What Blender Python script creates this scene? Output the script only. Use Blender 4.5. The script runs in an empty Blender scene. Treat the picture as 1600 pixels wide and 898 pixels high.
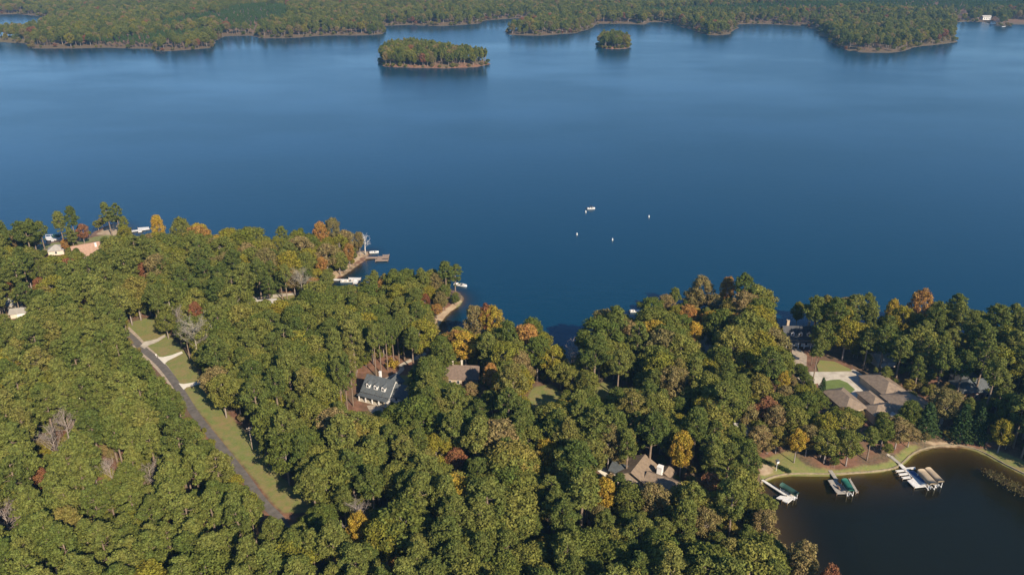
import bpy, bmesh, math, random
import numpy as np
from mathutils import Vector, Matrix, geometry
R = math.radians
random.seed(7); rng = np.random.default_rng(7)
scene = bpy.context.scene
col = scene.collection

# ------------------------------------------------------------------ camera, world, sun, exposure
CAMH, PITCH, FPX = 175.0, 24.0, 1244.0          # drone height, tilt below the horizon, focal length in photo pixels
cd = bpy.data.cameras.new('camera'); cam = bpy.data.objects.new('camera', cd); col.objects.link(cam)
cam.location = (0, 0, CAMH); cam.rotation_euler = (R(90 - PITCH), 0, 0)
cd.sensor_width = 36; cd.lens = 36 * FPX / 1600; cd.clip_start = 1; cd.clip_end = 30000
scene.camera = cam
SUN_EL, SUN_AZ = 33.0, 148.0                    # sun behind the camera to the right
w = bpy.data.worlds.new('World'); scene.world = w; w.use_nodes = True
nt = w.node_tree; nt.nodes.clear()
sky = nt.nodes.new('ShaderNodeTexSky'); sky.sky_type = 'NISHITA'; sky.sun_disc = False
sky.sun_elevation = R(SUN_EL); sky.sun_rotation = R(SUN_AZ); sky.air_density = 1.0; sky.dust_density = 0.1; sky.ozone_density = 7.0
bg = nt.nodes.new('ShaderNodeBackground'); bg.inputs['Strength'].default_value = 0.10
wo = nt.nodes.new('ShaderNodeOutputWorld')
nt.links.new(sky.outputs[0], bg.inputs[0]); nt.links.new(bg.outputs[0], wo.inputs[0])
sd_ = bpy.data.lights.new('sun', 'SUN'); sd_.energy = 5.0; sd_.angle = R(0.53); sd_.color = (1.0, 0.86, 0.68)
sun = bpy.data.objects.new('sun', sd_); col.objects.link(sun)
ld = Vector((-math.sin(R(SUN_AZ)) * math.cos(R(SUN_EL)), -math.cos(R(SUN_AZ)) * math.cos(R(SUN_EL)), -math.sin(R(SUN_EL))))
sun.rotation_euler = ld.to_track_quat('-Z', 'Y').to_euler(); sun.location = (300, -300, 400)
vs = scene.view_settings; scene.display_settings.display_device = 'sRGB'
vs.view_transform = 'Standard'; vs.look = 'None'; vs.exposure = 0.62; vs.gamma = 1.0; vs.use_curve_mapping = False
cy = scene.cycles; cy.use_denoising = True; cy.max_bounces = 6; cy.diffuse_bounces = 2; cy.glossy_bounces = 3
cy.transparent_max_bounces = 8; cy.transmission_bounces = 2; cy.volume_bounces = 0
cy.caustics_reflective = False; cy.caustics_refractive = False

# ------------------------------------------------------------------ photo pixel <-> place
cp, sp = math.cos(R(PITCH)), math.sin(R(PITCH))
def ray(u, v):
    a, b = (u - 800) / FPX, -(v - 449) / FPX
    return np.array((a, cp + b * sp, -sp + b * cp))
def plane(u, v, z=0.0):
    d = ray(u, v); t = (z - CAMH) / d[2]
    return (d[0] * t, d[1] * t)
def proj(x, y, z):
    x = np.asarray(x, float); y = np.asarray(y, float); z = np.asarray(z, float) - CAMH
    dep = y * cp - z * sp; up = y * sp + z * cp
    return 800 + FPX * x / dep, 449 - FPX * up / dep, dep
def poly(pts, z=0.0): return [plane(u, v, z) for u, v in pts]

# ------------------------------------------------------------------ shorelines
near_px = [(-500,408),(-250,405),(-100,402),(0,399),(30,397),(47,392),(60,383),(78,378),(108,374),(126,371),(140,368),(147,364),(155,358),(168,353),(180,349),(190,351),
 (197,358),(203,366),(212,378),(226,386),(260,394),(330,399),(420,402),(490,402),(540,397),(563,392),(576,393),(575,400),(568,407),(558,415),(548,423),(536,431),(520,439),(511,446),
 (516,452),(560,460),(620,462),(680,457),(706,454),(719,458),(724,466),(717,476),(703,486),(692,498),(684,511),(676,526),(668,545),(662,562),(670,566),(688,556),(715,546),(760,546),(800,549),
 (850,556),(874,566),(893,567),(905,553),(940,541),(972,520),(1000,506),(1030,499),(1080,497),(1150,501),(1195,506),(1220,511),(1260,513),(1320,515),(1400,520),(1500,530),(1600,548),(1800,580),(2100,620)]
cove_px = [(1189,756),(1205,748),(1235,742),(1300,742),(1340,740),(1375,737),(1400,732),(1413,723),(1425,712),(1440,704),(1462,699),(1490,697),(1520,702),(1545,713),(1570,727),(1600,742),(1660,770),
 (1750,812),(1850,870),(1950,1000),(1950,1250),(1420,1250),(1265,1020),(1235,930),(1216,860),(1200,800),(1191,775)]
far_px = [(-400,72),(-100,68),(0,66),(38,68),(45,76),(120,76),(180,75),(233,77),(242,82),(290,79),(335,75),(339,64),(346,57),(395,56),(405,60),(450,60),(500,56),(560,56),(603,54),(608,49),(600,44),(604,41),
 (640,39),(662,41),(690,41),(735,39),(754,37),(760,32),(800,29),(829,28),(826,36),(808,46),(790,50),(795,55),(850,56),(900,52),(925,45),(938,38),(975,38),(1010,39),(1020,34),(1050,37),(1075,45),(1092,52),
 (1112,57),(1140,54),(1150,46),(1154,38),(1200,38),(1262,41),(1280,52),(1305,70),(1320,80),(1345,83),(1390,83),(1420,77),(1445,71),(1480,69),(1495,67),(1494,50),(1489,37),(1500,34),(1535,35),(1558,41),(1575,42),
 (1582,39),(1600,39),(1700,41),(2100,44),(2100,-70),(-400,-70)]
arm_px = [(-400,60),(0,58),(40,54),(64,46),(80,36),(74,27),(30,22),(0,23),(-400,24)]
arm2_px = [(-400,10),(0,10),(70,8),(110,4),(60,0),(-400,-1)]
isle_px = [(591,98),(600,104),(640,106),(700,107),(745,105),(767,100),(756,96),(700,88),(640,80),(604,84)]
islet_px = [(930,73),(945,76),(965,77),(980,76),(985,73),(970,69),(940,68)]

def wob(pts, step, amp, seed, closed=True):
    """resample an outline and make it uneven like a natural bank"""
    r = random.Random(seed); out = []
    n = len(pts)
    for i in range(n if closed else n - 1):
        a = Vector(pts[i]); b = Vector(pts[(i + 1) % n]); L = (b - a).length; k = max(1, min(14, int(L / step)))
        nrm = Vector((-(b - a).y, (b - a).x)) / max(L, 1e-6)
        for j in range(k):
            p = a.lerp(b, j / k)
            if j or k == 1: p = p + nrm * r.uniform(-amp, amp)
            out.append((p.x, p.y))
    return out
NEAR = wob(poly(near_px), 5, 0.9, 1, False) + [plane(2100, 620), (900, 200), (900, -200), (-900, -200), (-900, plane(-500, 408)[1])]
COVE = wob(poly(cove_px), 6, 0.25, 2)
FAR = wob(poly(far_px), 30, 7, 3); ARM = wob(poly(arm_px), 30, 8, 4); ARM2 = wob(poly(arm2_px), 40, 8, 5)
ISLE = wob(poly(isle_px), 8, 2, 6); ISLET = wob(poly(islet_px), 5, 1.2, 8)

def sdf(P, x, y):
    """signed distance to a polygon, positive inside"""
    x = np.asarray(x, float).ravel(); y = np.asarray(y, float).ravel()
    A = np.array(P); B = np.roll(A, -1, 0)
    if len(x) < 40:
        X, Y = x[:, None], y[:, None]; ax, ay, bx, by = A[:, 0], A[:, 1], B[:, 0], B[:, 1]; ex, ey = bx - ax, by - ay
        t = np.clip(((X - ax) * ex + (Y - ay) * ey) / (ex * ex + ey * ey + 1e-12), 0, 1)
        d = np.sqrt(((X - ax - t * ex) ** 2 + (Y - ay - t * ey) ** 2).min(1))
        c = ((ay > Y) != (by > Y)) & (X < ex * (Y - ay) / np.where(ey == 0, 1e-9, ey) + ax)
        return np.where(c.sum(1) % 2 == 1, d, -d)
    d2 = np.full(x.shape, 1e18); ins = np.zeros(x.shape, bool)
    for (ax, ay), (bx, by) in zip(A, B):
        ex, ey = bx - ax, by - ay; L = ex * ex + ey * ey + 1e-12
        t = np.clip(((x - ax) * ex + (y - ay) * ey) / L, 0, 1)
        d2 = np.minimum(d2, (x - ax - t * ex) ** 2 + (y - ay - t * ey) ** 2)
        if ay != by:
            c = ((ay > y) != (by > y)) & (x < (bx - ax) * (y - ay) / (by - ay) + ax); ins ^= c
    d = np.sqrt(d2)
    return np.where(ins, d, -d)
def near_sd(x, y): return np.minimum(sdf(NEAR, x, y), -sdf(COVE, x, y))
def far_sd(x, y): return np.minimum(np.minimum(sdf(FAR, x, y), -sdf(ARM, x, y)), -sdf(ARM2, x, y))
def bank(sd):
    s = np.maximum(sd, 0)
    return np.where(sd < 0, np.maximum(-3.5, 0.22 * sd), 0.75 * (1 - np.exp(-s / 1.2)) + 5.5 * (1 - np.exp(-s / 75)))
def near_h(x, y, sd=None):
    x = np.asarray(x, float).ravel(); y = np.asarray(y, float).ravel()
    if sd is None: sd = near_sd(x, y)
    k = 1 - np.exp(-np.maximum(sd, 0) / 40)
    return bank(sd) + k * (1.1 * np.sin(x * .019 + 1) * np.cos(y * .016) + .5 * np.sin(x * .041 + y * .03))
def hz(x, y): return float(near_h([x], [y])[0])
def G(u, v, dz=0.0):
    """ground point seen at a photo pixel"""
    z = 2.0
    for _ in range(6):
        x, y = plane(u, v, z); z = hz(x, y)
    return Vector((x, y, z + dz))
def crown_ground(u, v, hc):
    """ground point under something hc metres up that is seen at a pixel"""
    z = 2.0
    for _ in range(6):
        x, y = plane(u, v, z + hc); z = hz(x, y)
    return Vector((x, y, z))
def in_poly(P, x, y):
    ins = False
    for i in range(len(P)):
        (ax, ay), (bx, by) = P[i], P[i - 1]
        if (ay > y) != (by > y) and x < (bx - ax) * (y - ay) / (by - ay) + ax: ins = not ins
    return ins

# ------------------------------------------------------------------ materials
def new_mat(name):
    m = bpy.data.materials.new(name); m.use_nodes = True; n = m.node_tree.nodes; n.clear()
    return m, n, m.node_tree.links
def mat(name, c, rough=.8, var=.25, scale=1.0, bump=0.0, c2=None, metallic=0.0):
    m, n, l = new_mat(name)
    out = n.new('ShaderNodeOutputMaterial'); b = n.new('ShaderNodeBsdfPrincipled'); l.new(b.outputs[0], out.inputs[0])
    tc = n.new('ShaderNodeTexCoord'); nz = n.new('ShaderNodeTexNoise'); nz.inputs['Scale'].default_value = scale; nz.inputs['Detail'].default_value = 6
    l.new(tc.outputs['Object'], nz.inputs['Vector'])
    cr = n.new('ShaderNodeValToRGB'); cr.color_ramp.elements[0].position = .3; cr.color_ramp.elements[1].position = .7
    c2 = c2 or tuple(x * (1 - var) for x in c)
    cr.color_ramp.elements[0].color = (*c2, 1); cr.color_ramp.elements[1].color = (*[min(1, x * (1 + var * .4)) for x in c], 1)
    l.new(nz.outputs['Fac'], cr.inputs[0]); l.new(cr.outputs[0], b.inputs['Base Color'])
    b.inputs['Roughness'].default_value = rough; b.inputs['Metallic'].default_value = metallic
    if bump:
        bp = n.new('ShaderNodeBump'); bp.inputs['Strength'].default_value = bump; bp.inputs['Distance'].default_value = .1
        l.new(nz.outputs['Fac'], bp.inputs['Height']); l.new(bp.outputs[0], b.inputs['Normal'])
    return m
def leaf_mat(name, ca, cb, cc=None, trans=.22):
    """foliage colour differs from tree to tree and from leaf clump to leaf clump"""
    m, n, l = new_mat(name)
    out = n.new('ShaderNodeOutputMaterial')
    oi = n.new('ShaderNodeObjectInfo'); ge = n.new('ShaderNodeNewGeometry')
    cr = n.new('ShaderNodeValToRGB'); e = cr.color_ramp.elements
    e[0].color = (*ca, 1); e[1].color = (*cb, 1)
    if cc is not None: q = e.new(.93); q.color = (*cb, 1); e[-1].color = (*cc, 1)
    l.new(oi.outputs['Random'], cr.inputs[0])
    mr = n.new('ShaderNodeMapRange'); mr.inputs['To Min'].default_value = .62; mr.inputs['To Max'].default_value = 1.38
    l.new(ge.outputs['Random Per Island'], mr.inputs[0])
    mx = n.new('ShaderNodeMix'); mx.data_type = 'RGBA'; mx.blend_type = 'MULTIPLY'; mx.inputs[0].default_value = 1
    l.new(cr.outputs[0], mx.inputs[6]); l.new(mr.outputs[0], mx.inputs[7])
    tc = n.new('ShaderNodeTexCoord'); nz = n.new('ShaderNodeTexNoise'); nz.inputs['Scale'].default_value = .35
    l.new(tc.outputs['Object'], nz.inputs['Vector'])
    hs = n.new('ShaderNodeHueSaturation'); hm = n.new('ShaderNodeMapRange'); hm.inputs['To Min'].default_value = .455; hm.inputs['To Max'].default_value = .545
    l.new(nz.outputs['Fac'], hm.inputs[0]); l.new(hm.outputs[0], hs.inputs['Hue']); l.new(mx.outputs[2], hs.inputs['Color'])
    d = n.new('ShaderNodeBsdfDiffuse'); t = n.new('ShaderNodeBsdfTranslucent'); ms = n.new('ShaderNodeMixShader'); ms.inputs[0].default_value = trans
    l.new(hs.outputs[0], d.inputs[0]); l.new(hs.outputs[0], t.inputs[0]); l.new(d.outputs[0], ms.inputs[1]); l.new(t.outputs[0], ms.inputs[2])
    l.new(ms.outputs[0], out.inputs[0])
    return m
M = {}
M['pine'] = leaf_mat('pine_needles', (.088, .114, .028), (.165, .176, .043), (.19, .16, .046))
M['pine2'] = leaf_mat('young_pine_needles', (.105, .132, .030), (.185, .196, .048), (.22, .185, .05))
M['plantation'] = leaf_mat('plantation_needles', (.075, .125, .034), (.085, .135, .038))
M['olive'] = leaf_mat('green_leaves', (.100, .125, .027), (.196, .190, .043), (.235, .185, .046))
M['lime'] = leaf_mat('yellow_green_leaves', (.16, .17, .03), (.24, .20, .03))
M['gold'] = leaf_mat('golden_leaves', (.30, .22, .035), (.42, .27, .04))
M['orange'] = leaf_mat('orange_leaves', (.30, .165, .05), (.38, .20, .06))
M['rust'] = leaf_mat('russet_leaves', (.21, .085, .04), (.27, .13, .065))
M['tan'] = leaf_mat('tan_leaves', (.185, .155, .058), (.26, .19, .08))
M['dark'] = leaf_mat('dark_evergreen_leaves', (.035, .062, .022), (.060, .085, .028))
M['reed'] = leaf_mat('reeds', (.13, .105, .045), (.19, .15, .06))
M['bark'] = mat('bark', (.23, .17, .12), .9, .4, 3)
M['greybark'] = mat('grey_bark', (.30, .25, .215), .9, .3, 3)
M['palebark'] = mat('pale_dead_wood', (.31, .275, .21), .9, .2, 3)
M['asphalt'] = mat('asphalt', (.135, .12, .105), .9, .3, .6, .2)
M['concrete'] = mat('concrete', (.50, .45, .36), .85, .3, .35, c2=(.36, .31, .24))
M['newconcrete'] = mat('new_concrete', (.72, .67, .56), .8, .12, .5)
M['gravel'] = mat('gravel', (.42, .34, .25), .95, .3, .8, .3)
M['lawn'] = mat('lawn', (.17, .19, .045), .95, .3, .25, .2, c2=(.24, .20, .065))
M['lawngreen'] = mat('mown_lawn', (.115, .155, .035), .95, .2, .4, .2)
M['stone'] = mat('seawall_stone', (.30, .24, .15), .9, .35, .9, .4)
M['white'] = mat('white_paint', (.80, .78, .74), .6, .08, .6)
M['cream'] = mat('cream_siding', (.62, .55, .44), .7, .12, .6)
M['tanwall'] = mat('tan_wall', (.48, .38, .27), .8, .15, .6)
M['brick'] = mat('brick_wall', (.33, .18, .12), .85, .3, 2)
M['roofgrey'] = mat('grey_shingles', (.088, .10, .105), .85, .3, 1.2, .15)
M['roofbrown'] = mat('brown_shingles', (.175, .125, .095), .85, .3, 1.2, .15)
M['rooftan'] = mat('weathered_brown_shingles', (.235, .175, .12), .85, .28, 1.0, .15)
M['roofred'] = mat('salmon_shingles', (.36, .225, .155), .85, .2, 1.0, .15)
M['roofdark'] = mat('charcoal_shingles', (.07, .072, .075), .85, .3, 1.2, .15)
M['rooflight'] = mat('pale_roof', (.35, .33, .30), .8, .15, .8)
M['glass'] = mat('window_glass', (.03, .04, .05), .08, .1, 1)
M['door'] = mat('door_paint', (.12, .06, .04), .5, .2, 1)
M['deckwhite'] = mat('weathered_white_deck', (.68, .66, .61), .8, .2, 1.2)
M['deckgrey'] = mat('weathered_grey_deck', (.36, .33, .28), .85, .25, 1.2)
M['deckbrown'] = mat('brown_deck', (.30, .215, .155), .85, .3, 1.2)
M['canvasgreen'] = mat('green_canvas', (.015, .125, .085), .7, .15, .5)
M['canvasdark'] = mat('dark_green_canvas', (.025, .075, .055), .7, .15, .5)
M['canvastan'] = mat('tan_canvas', (.40, .31, .20), .8, .2, .5)
M['canvasblue'] = mat('blue_canvas', (.03, .09, .24), .6, .2, .5)
M['gel'] = mat('white_gelcoat', (.80, .80, .78), .25, .05, .5)
M['black'] = mat('black_rubber', (.02, .02, .022), .5, .2, 1)
M['metal'] = mat('galvanised_metal', (.45, .45, .45), .4, .15, 1, metallic=.6)
M['polewood'] = mat('pole_wood', (.42, .34, .26), .9, .2, 1)
M['carpaint'] = mat('dark_car_paint', (.06, .065, .075), .25, .1, 1)
M['wood'] = mat('timber', (.28, .19, .12), .85, .3, 1)

# ground: forest floor, worn grass and bare shore soil, chosen by surveyed masks
def ground_mat(name):
    m, n, l = new_mat(name)
    out = n.new('ShaderNodeOutputMaterial'); b = n.new('ShaderNodeBsdfPrincipled'); b.inputs['Roughness'].default_value = .95; l.new(b.outputs[0], out.inputs[0])
    tc = n.new('ShaderNodeTexCoord')
    def noise(sc, det=5):
        q = n.new('ShaderNodeTexNoise'); q.inputs['Scale'].default_value = sc; q.inputs['Detail'].default_value = det; l.new(tc.outputs['Object'], q.inputs['Vector']); return q
    def ramp(src, c1, c2, a=.35, z=.65):
        q = n.new('ShaderNodeValToRGB'); q.color_ramp.elements[0].position = a; q.color_ramp.elements[1].position = z
        q.color_ramp.elements[0].color = (*c1, 1); q.color_ramp.elements[1].color = (*c2, 1); l.new(src, q.inputs[0]); return q.outputs[0]
    def mix(f, a, b_):
        q = n.new('ShaderNodeMix'); q.data_type = 'RGBA'; l.new(f, q.inputs[0]); l.new(a, q.inputs[6]); l.new(b_, q.inputs[7]); return q.outputs[2]
    n1, n2, n3 = noise(.07), noise(.35), noise(1.3)
    floor = ramp(n2.outputs['Fac'], (.13, .062, .036), (.235, .118, .068))
    floor2 = ramp(n3.outputs['Fac'], (.075, .06, .03), (.16, .11, .06))
    fl = mix(ramp(n1.outputs['Fac'], (0, 0, 0), (1, 1, 1), .45, .62), floor, floor2)
    gr = mix(ramp(n2.outputs['Fac'], (0, 0, 0), (1, 1, 1), .35, .75), ramp(n3.outputs['Fac'], (.125, .170, .036), (.185, .20, .05)), ramp(n1.outputs['Fac'], (.27, .18, .08), (.22, .19, .07)))
    sa = ramp(n2.outputs['Fac'], (.30, .20, .12), (.42, .32, .20))
    def attr(nm):
        q = n.new('ShaderNodeAttribute'); q.attribute_name = nm; return q.outputs['Fac']
    def rough_edge(a):
        q = n.new('ShaderNodeMath'); q.operation = 'MULTIPLY_ADD'; l.new(n2.outputs['Fac'], q.inputs[0]); q.inputs[1].default_value = .7; 
        s = n.new('ShaderNodeMath'); s.operation = 'SUBTRACT'; l.new(a, s.inputs[0]); s.inputs[1].default_value = .35; l.new(s.outputs[0], q.inputs[2])
        r = n.new('ShaderNodeMapRange'); r.inputs['From Min'].default_value = .35; r.inputs['From Max'].default_value = .65; l.new(q.outputs[0], r.inputs[0]); return r.outputs[0]
    c = mix(rough_edge(attr('grass')), fl, gr); c = mix(rough_edge(attr('soil')), c, sa)
    bed = n.new('ShaderNodeRGB'); bed.outputs[0].default_value = (.10, .072, .036, 1)
    c = mix(attr('bed'), c, bed.outputs[0])
    l.new(c, b.inputs['Base Color'])
    bp = n.new('ShaderNodeBump'); bp.inputs['Strength'].default_value = .5; bp.inputs['Distance'].default_value = .3; l.new(n3.outputs['Fac'], bp.inputs['Height']); l.new(bp.outputs[0], b.inputs['Normal'])
    return m
M['ground'] = ground_mat('forest_floor')

def water_mat():
    m, n, l = new_mat('lake_water')
    out = n.new('ShaderNodeOutputMaterial'); b = n.new('ShaderNodeBsdfPrincipled')
    b.inputs['IOR'].default_value = 1.33; b.inputs['Specular Tint'].default_value = (.46, .88, 1, 1)
    tc = n.new('ShaderNodeTexCoord')
    mp = n.new('ShaderNodeMapping'); mp.inputs['Scale'].default_value = (1, 1.6, 1); l.new(tc.outputs['Object'], mp.inputs[0])
    # wind lanes and calm slicks
    lane = n.new('ShaderNodeTexNoise'); lane.inputs['Scale'].default_value = .0035; lane.inputs['Detail'].default_value = 3; lane.inputs['Roughness'].default_value = .55; l.new(mp.outputs[0], lane.inputs['Vector'])
    calm = n.new('ShaderNodeMapRange'); calm.inputs['From Min'].default_value = .40; calm.inputs['From Max'].default_value = .62; l.new(lane.outputs['Fac'], calm.inputs[0])
    ro = n.new('ShaderNodeMapRange'); ro.inputs['To Min'].default_value = .25; ro.inputs['To Max'].default_value = .18; l.new(calm.outputs[0], ro.inputs[0]); l.new(ro.outputs[0], b.inputs['Roughness'])
    w1 = n.new('ShaderNodeTexNoise'); w1.inputs['Scale'].default_value = .55; w1.inputs['Detail'].default_value = 4; l.new(mp.outputs[0], w1.inputs['Vector'])
    w2 = n.new('ShaderNodeTexNoise'); w2.inputs['Scale'].default_value = .11; w2.inputs['Detail'].default_value = 3; l.new(mp.outputs[0], w2.inputs['Vector'])
    ad = n.new('ShaderNodeMath'); ad.operation = 'MULTIPLY_ADD'; l.new(w2.outputs['Fac'], ad.inputs[0]); ad.inputs[1].default_value = 1.5; l.new(w1.outputs['Fac'], ad.inputs[2])
    bs = n.new('ShaderNodeMapRange'); bs.inputs['To Min'].default_value = .20; bs.inputs['To Max'].default_value = .11; l.new(calm.outputs[0], bs.inputs[0])
    bp = n.new('ShaderNodeBump'); bp.inputs['Distance'].default_value = .35; l.new(bs.outputs[0], bp.inputs['Strength']); l.new(ad.outputs[0], bp.inputs['Height']); l.new(bp.outputs[0], b.inputs['Normal'])
    at = n.new('ShaderNodeAttribute'); at.attribute_name = 'turbid'
    ac = n.new('ShaderNodeAttribute'); ac.attribute_name = 'silt'      # the cove holds dark tannin water, the open lake is blue
    wc = n.new('ShaderNodeMix'); wc.data_type = 'RGBA'; wc.inputs[6].default_value = (.0001, .028, .056, 1); wc.inputs[7].default_value = (.006, .007, .003, 1)
    l.new(ac.outputs['Fac'], wc.inputs[0]); l.new(wc.outputs[2], b.inputs['Base Color'])
    tn = n.new('ShaderNodeMix'); tn.data_type = 'RGBA'; tn.inputs[6].default_value = (.46, .88, 1, 1); tn.inputs[7].default_value = (.85, .85, .62, 1); l.new(ac.outputs['Fac'], tn.inputs[0]); l.new(tn.outputs[2], b.inputs['Specular Tint'])
    tr = n.new('ShaderNodeBsdfTransparent'); tr.inputs[0].default_value = (.66, .60, .40, 1)
    gl = n.new('ShaderNodeBsdfGlossy'); gl.inputs['Roughness'].default_value = .12; l.new(bp.outputs[0], gl.inputs['Normal'])
    fr = n.new('ShaderNodeFresnel'); l.new(bp.outputs[0], fr.inputs['Normal'])
    ge = n.new('ShaderNodeNewGeometry'); io = n.new('ShaderNodeMapRange'); io.inputs['To Min'].default_value = 1.33; io.inputs['To Max'].default_value = 1 / 1.33   # the same surface loss for light going in and coming out
    l.new(ge.outputs['Backfacing'], io.inputs[0]); l.new(io.outputs[0], fr.inputs['IOR'])
    sh = n.new('ShaderNodeMixShader'); l.new(fr.outputs[0], sh.inputs[0]); l.new(tr.outputs[0], sh.inputs[1]); l.new(gl.outputs[0], sh.inputs[2])
    mx = n.new('ShaderNodeMixShader'); l.new(at.outputs['Fac'], mx.inputs[0]); l.new(sh.outputs[0], mx.inputs[1]); l.new(b.outputs[0], mx.inputs[2])
    l.new(mx.outputs[0], out.inputs[0])
    return m
M['water'] = water_mat(); M['water'].use_transparent_shadow = True

# ------------------------------------------------------------------ object helpers
def tag(o, label=None, cat=None, group=None, kind=None):
    if label: o['label'] = label
    if cat: o['category'] = cat
    if group: o['group'] = group
    if kind: o['kind'] = kind
    return o
def link(name, me, m=None, parent=None, loc=None, rz=None):
    o = bpy.data.objects.new(name, me); col.objects.link(o)
    if m is not None and me is not None and not me.materials: me.materials.append(M[m] if isinstance(m, str) else m)
    if parent is not None: o.parent = parent
    if loc is not None: o.location = loc
    if rz is not None: o.rotation_euler = (0, 0, rz)
    return o
def empty(name, loc=(0, 0, 0), rz=0, label=None, cat=None, group=None):
    o = bpy.data.objects.new(name, None); col.objects.link(o); o.location = loc; o.rotation_euler = (0, 0, rz); o.empty_display_size = .5
    return tag(o, label, cat, group)
def mesh(name, v, f, smooth=False):
    me = bpy.data.meshes.new(name); me.from_pydata([tuple(p) for p in v], [], f); me.update()
    if smooth: me.polygons.foreach_set('use_smooth', [True] * len(me.polygons))
    return me
BOXF = [(0, 3, 2, 1), (4, 5, 6, 7), (0, 1, 5, 4), (1, 2, 6, 5), (2, 3, 7, 6), (3, 0, 4, 7)]
def boxv(x0, x1, y0, y1, z0, z1): return [(x0, y0, z0), (x1, y0, z0), (x1, y1, z0), (x0, y1, z0), (x0, y0, z1), (x1, y0, z1), (x1, y1, z1), (x0, y1, z1)]
def box(parent, name, m, x0, x1, y0, y1, z0, z1): return link(name, mesh(name, boxv(x0, x1, y0, y1, z0, z1), BOXF), m, parent)
def boxes(parent, name, m, L):
    v, f = [], []
    for b in L:
        k = len(v); v += boxv(*b); f += [tuple(i + k for i in q) for q in BOXF]
    return link(name, mesh(name, v, f), m, parent)
def prism(pts, z0, z1):
    n = len(pts); a = sum(pts[i - 1][0] * pts[i][1] - pts[i][0] * pts[i - 1][1] for i in range(n))
    if a < 0: pts = pts[::-1]
    v = [(x, y, z0) for x, y in pts] + [(x, y, z1) for x, y in pts]
    return v, [tuple(range(n))[::-1], tuple(range(n, 2 * n))] + [(i, (i + 1) % n, n + (i + 1) % n, n + i) for i in range(n)]
def tube(pts, rad, k=5, cap=True):
    v, f = [], []; pts = [Vector(p) for p in pts]
    for i, p in enumerate(pts):
        d = (pts[min(i + 1, len(pts) - 1)] - pts[max(i - 1, 0)]).normalized()
        a = d.orthogonal().normalized(); b = d.cross(a)
        for j in range(k):
            t = 2 * math.pi * j / k; v.append(p + (a * math.cos(t) + b * math.sin(t)) * rad[i])
    for i in range(len(pts) - 1):
        for j in range(k): f.append((i * k + j, i * k + (j + 1) % k, (i + 1) * k + (j + 1) % k, (i + 1) * k + j))
    if cap: f.append(tuple(range(len(v) - k, len(v)))); f.append(tuple(range(k))[::-1])
    return v, f
def merge(L):
    v, f = [], []
    for a, b in L:
        k = len(v); v += list(a); f += [tuple(i + k for i in q) for q in b]
    return v, f
def attr(me, name, vals):
    a = me.attributes.new(name, 'FLOAT', 'POINT'); a.data.foreach_set('value', np.asarray(vals, np.float32))
def grid_mesh(name, xs, ys, zfun):
    X, Y = np.meshgrid(xs, ys); Z = zfun(X.ravel(), Y.ravel())
    nx, ny = len(xs), len(ys); v = np.stack([X.ravel(), Y.ravel(), Z], 1).astype(np.float32)
    i = np.arange(nx * ny).reshape(ny, nx); q = np.stack([i[:-1, :-1], i[:-1, 1:], i[1:, 1:], i[1:, :-1]], -1).reshape(-1, 4)
    me = bpy.data.meshes.new(name); me.vertices.add(len(v)); me.vertices.foreach_set('co', v.ravel())
    me.loops.add(q.size); me.loops.foreach_set('vertex_index', q.ravel().astype(np.int32))
    me.polygons.add(len(q)); me.polygons.foreach_set('loop_start', np.arange(0, q.size, 4, dtype=np.int32)); me.polygons.foreach_set('loop_total', np.full(len(q), 4, np.int32))
    me.update(calc_edges=True); me.polygons.foreach_set('use_smooth', np.ones(len(q), bool))
    return me, v

# ------------------------------------------------------------------ setting: ground, far shore, islands, water
grass_px = [
 [(196,512),(240,498),(262,522),(300,565),(318,602),(345,640),(400,700),(440,752),(494,798),(478,812),(442,812),(330,675),(262,585),(205,530)],
 [(1186,735),(1192,712),(1236,700),(1262,722),(1300,728),(1390,716),(1420,690),(1440,690),(1412,722),(1395,734),(1300,743),(1230,743),(1195,752)],
 [(1412,724),(1425,712),(1440,704),(1470,698),(1520,704),(1520,697),(1470,692),(1436,698),(1408,716)],
 [(1500,690),(1560,698),(1600,715),(1700,760),(1700,795),(1600,744),(1560,723),(1520,704)],
 [(50,392),(62,382),(85,376),(118,376),(100,392),(62,395)], [(118,376),(150,366),(180,362),(178,372),(150,376),(122,382)],
 [(832,605),(862,598),(880,612),(870,632),(835,644),(820,628)], [(925,595),(955,596),(958,622),(935,622)],
 [(615,588),(640,583),(650,600),(625,602)], [(716,460),(724,466),(716,476),(705,476)], [(300,462),(430,455),(470,458),(460,468),(380,472)]]
soil_px = [[(508,446),(576,392),(566,390),(530,415),(505,436)], [(724,466),(690,500),(668,545),(660,540),(684,492),(706,474)], [(146,366),(180,349),(196,354),(196,366),(165,368)],
 [(1440,690),(1500,697),(1500,692),(1440,684)], [(1183,738),(1196,722),(1213,733),(1190,742)], [(0,470),(60,470),(60,505),(0,510)], [(70,470),(110,465),(115,490),(75,495)]]
xs = np.arange(-440, 440.1, 2.2); ys = np.arange(70, 525, 2.2)
gme, gv = grid_mesh('ground', xs, ys, lambda x, y: near_h(x, y))
gs = near_sd(gv[:, 0], gv[:, 1])
gz = np.zeros(len(gv)); so = np.zeros(len(gv))
for P in grass_px: gz = np.maximum(gz, np.clip(.5 + sdf(poly(P, 2.5), gv[:, 0], gv[:, 1]) / 4, 0, 1))
for P in soil_px: so = np.maximum(so, np.clip(.5 + sdf(poly(P, 1.2), gv[:, 0], gv[:, 1]) / 3, 0, 1))
so = np.maximum(so, np.where((gs > -1) & (gs < 1.4) & (sdf(COVE, gv[:, 0], gv[:, 1]) < -3), .45, 0))
attr(gme, 'grass', gz); attr(gme, 'soil', so); attr(gme, 'bed', np.clip(-gs / 2.5, 0, 1))
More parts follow.
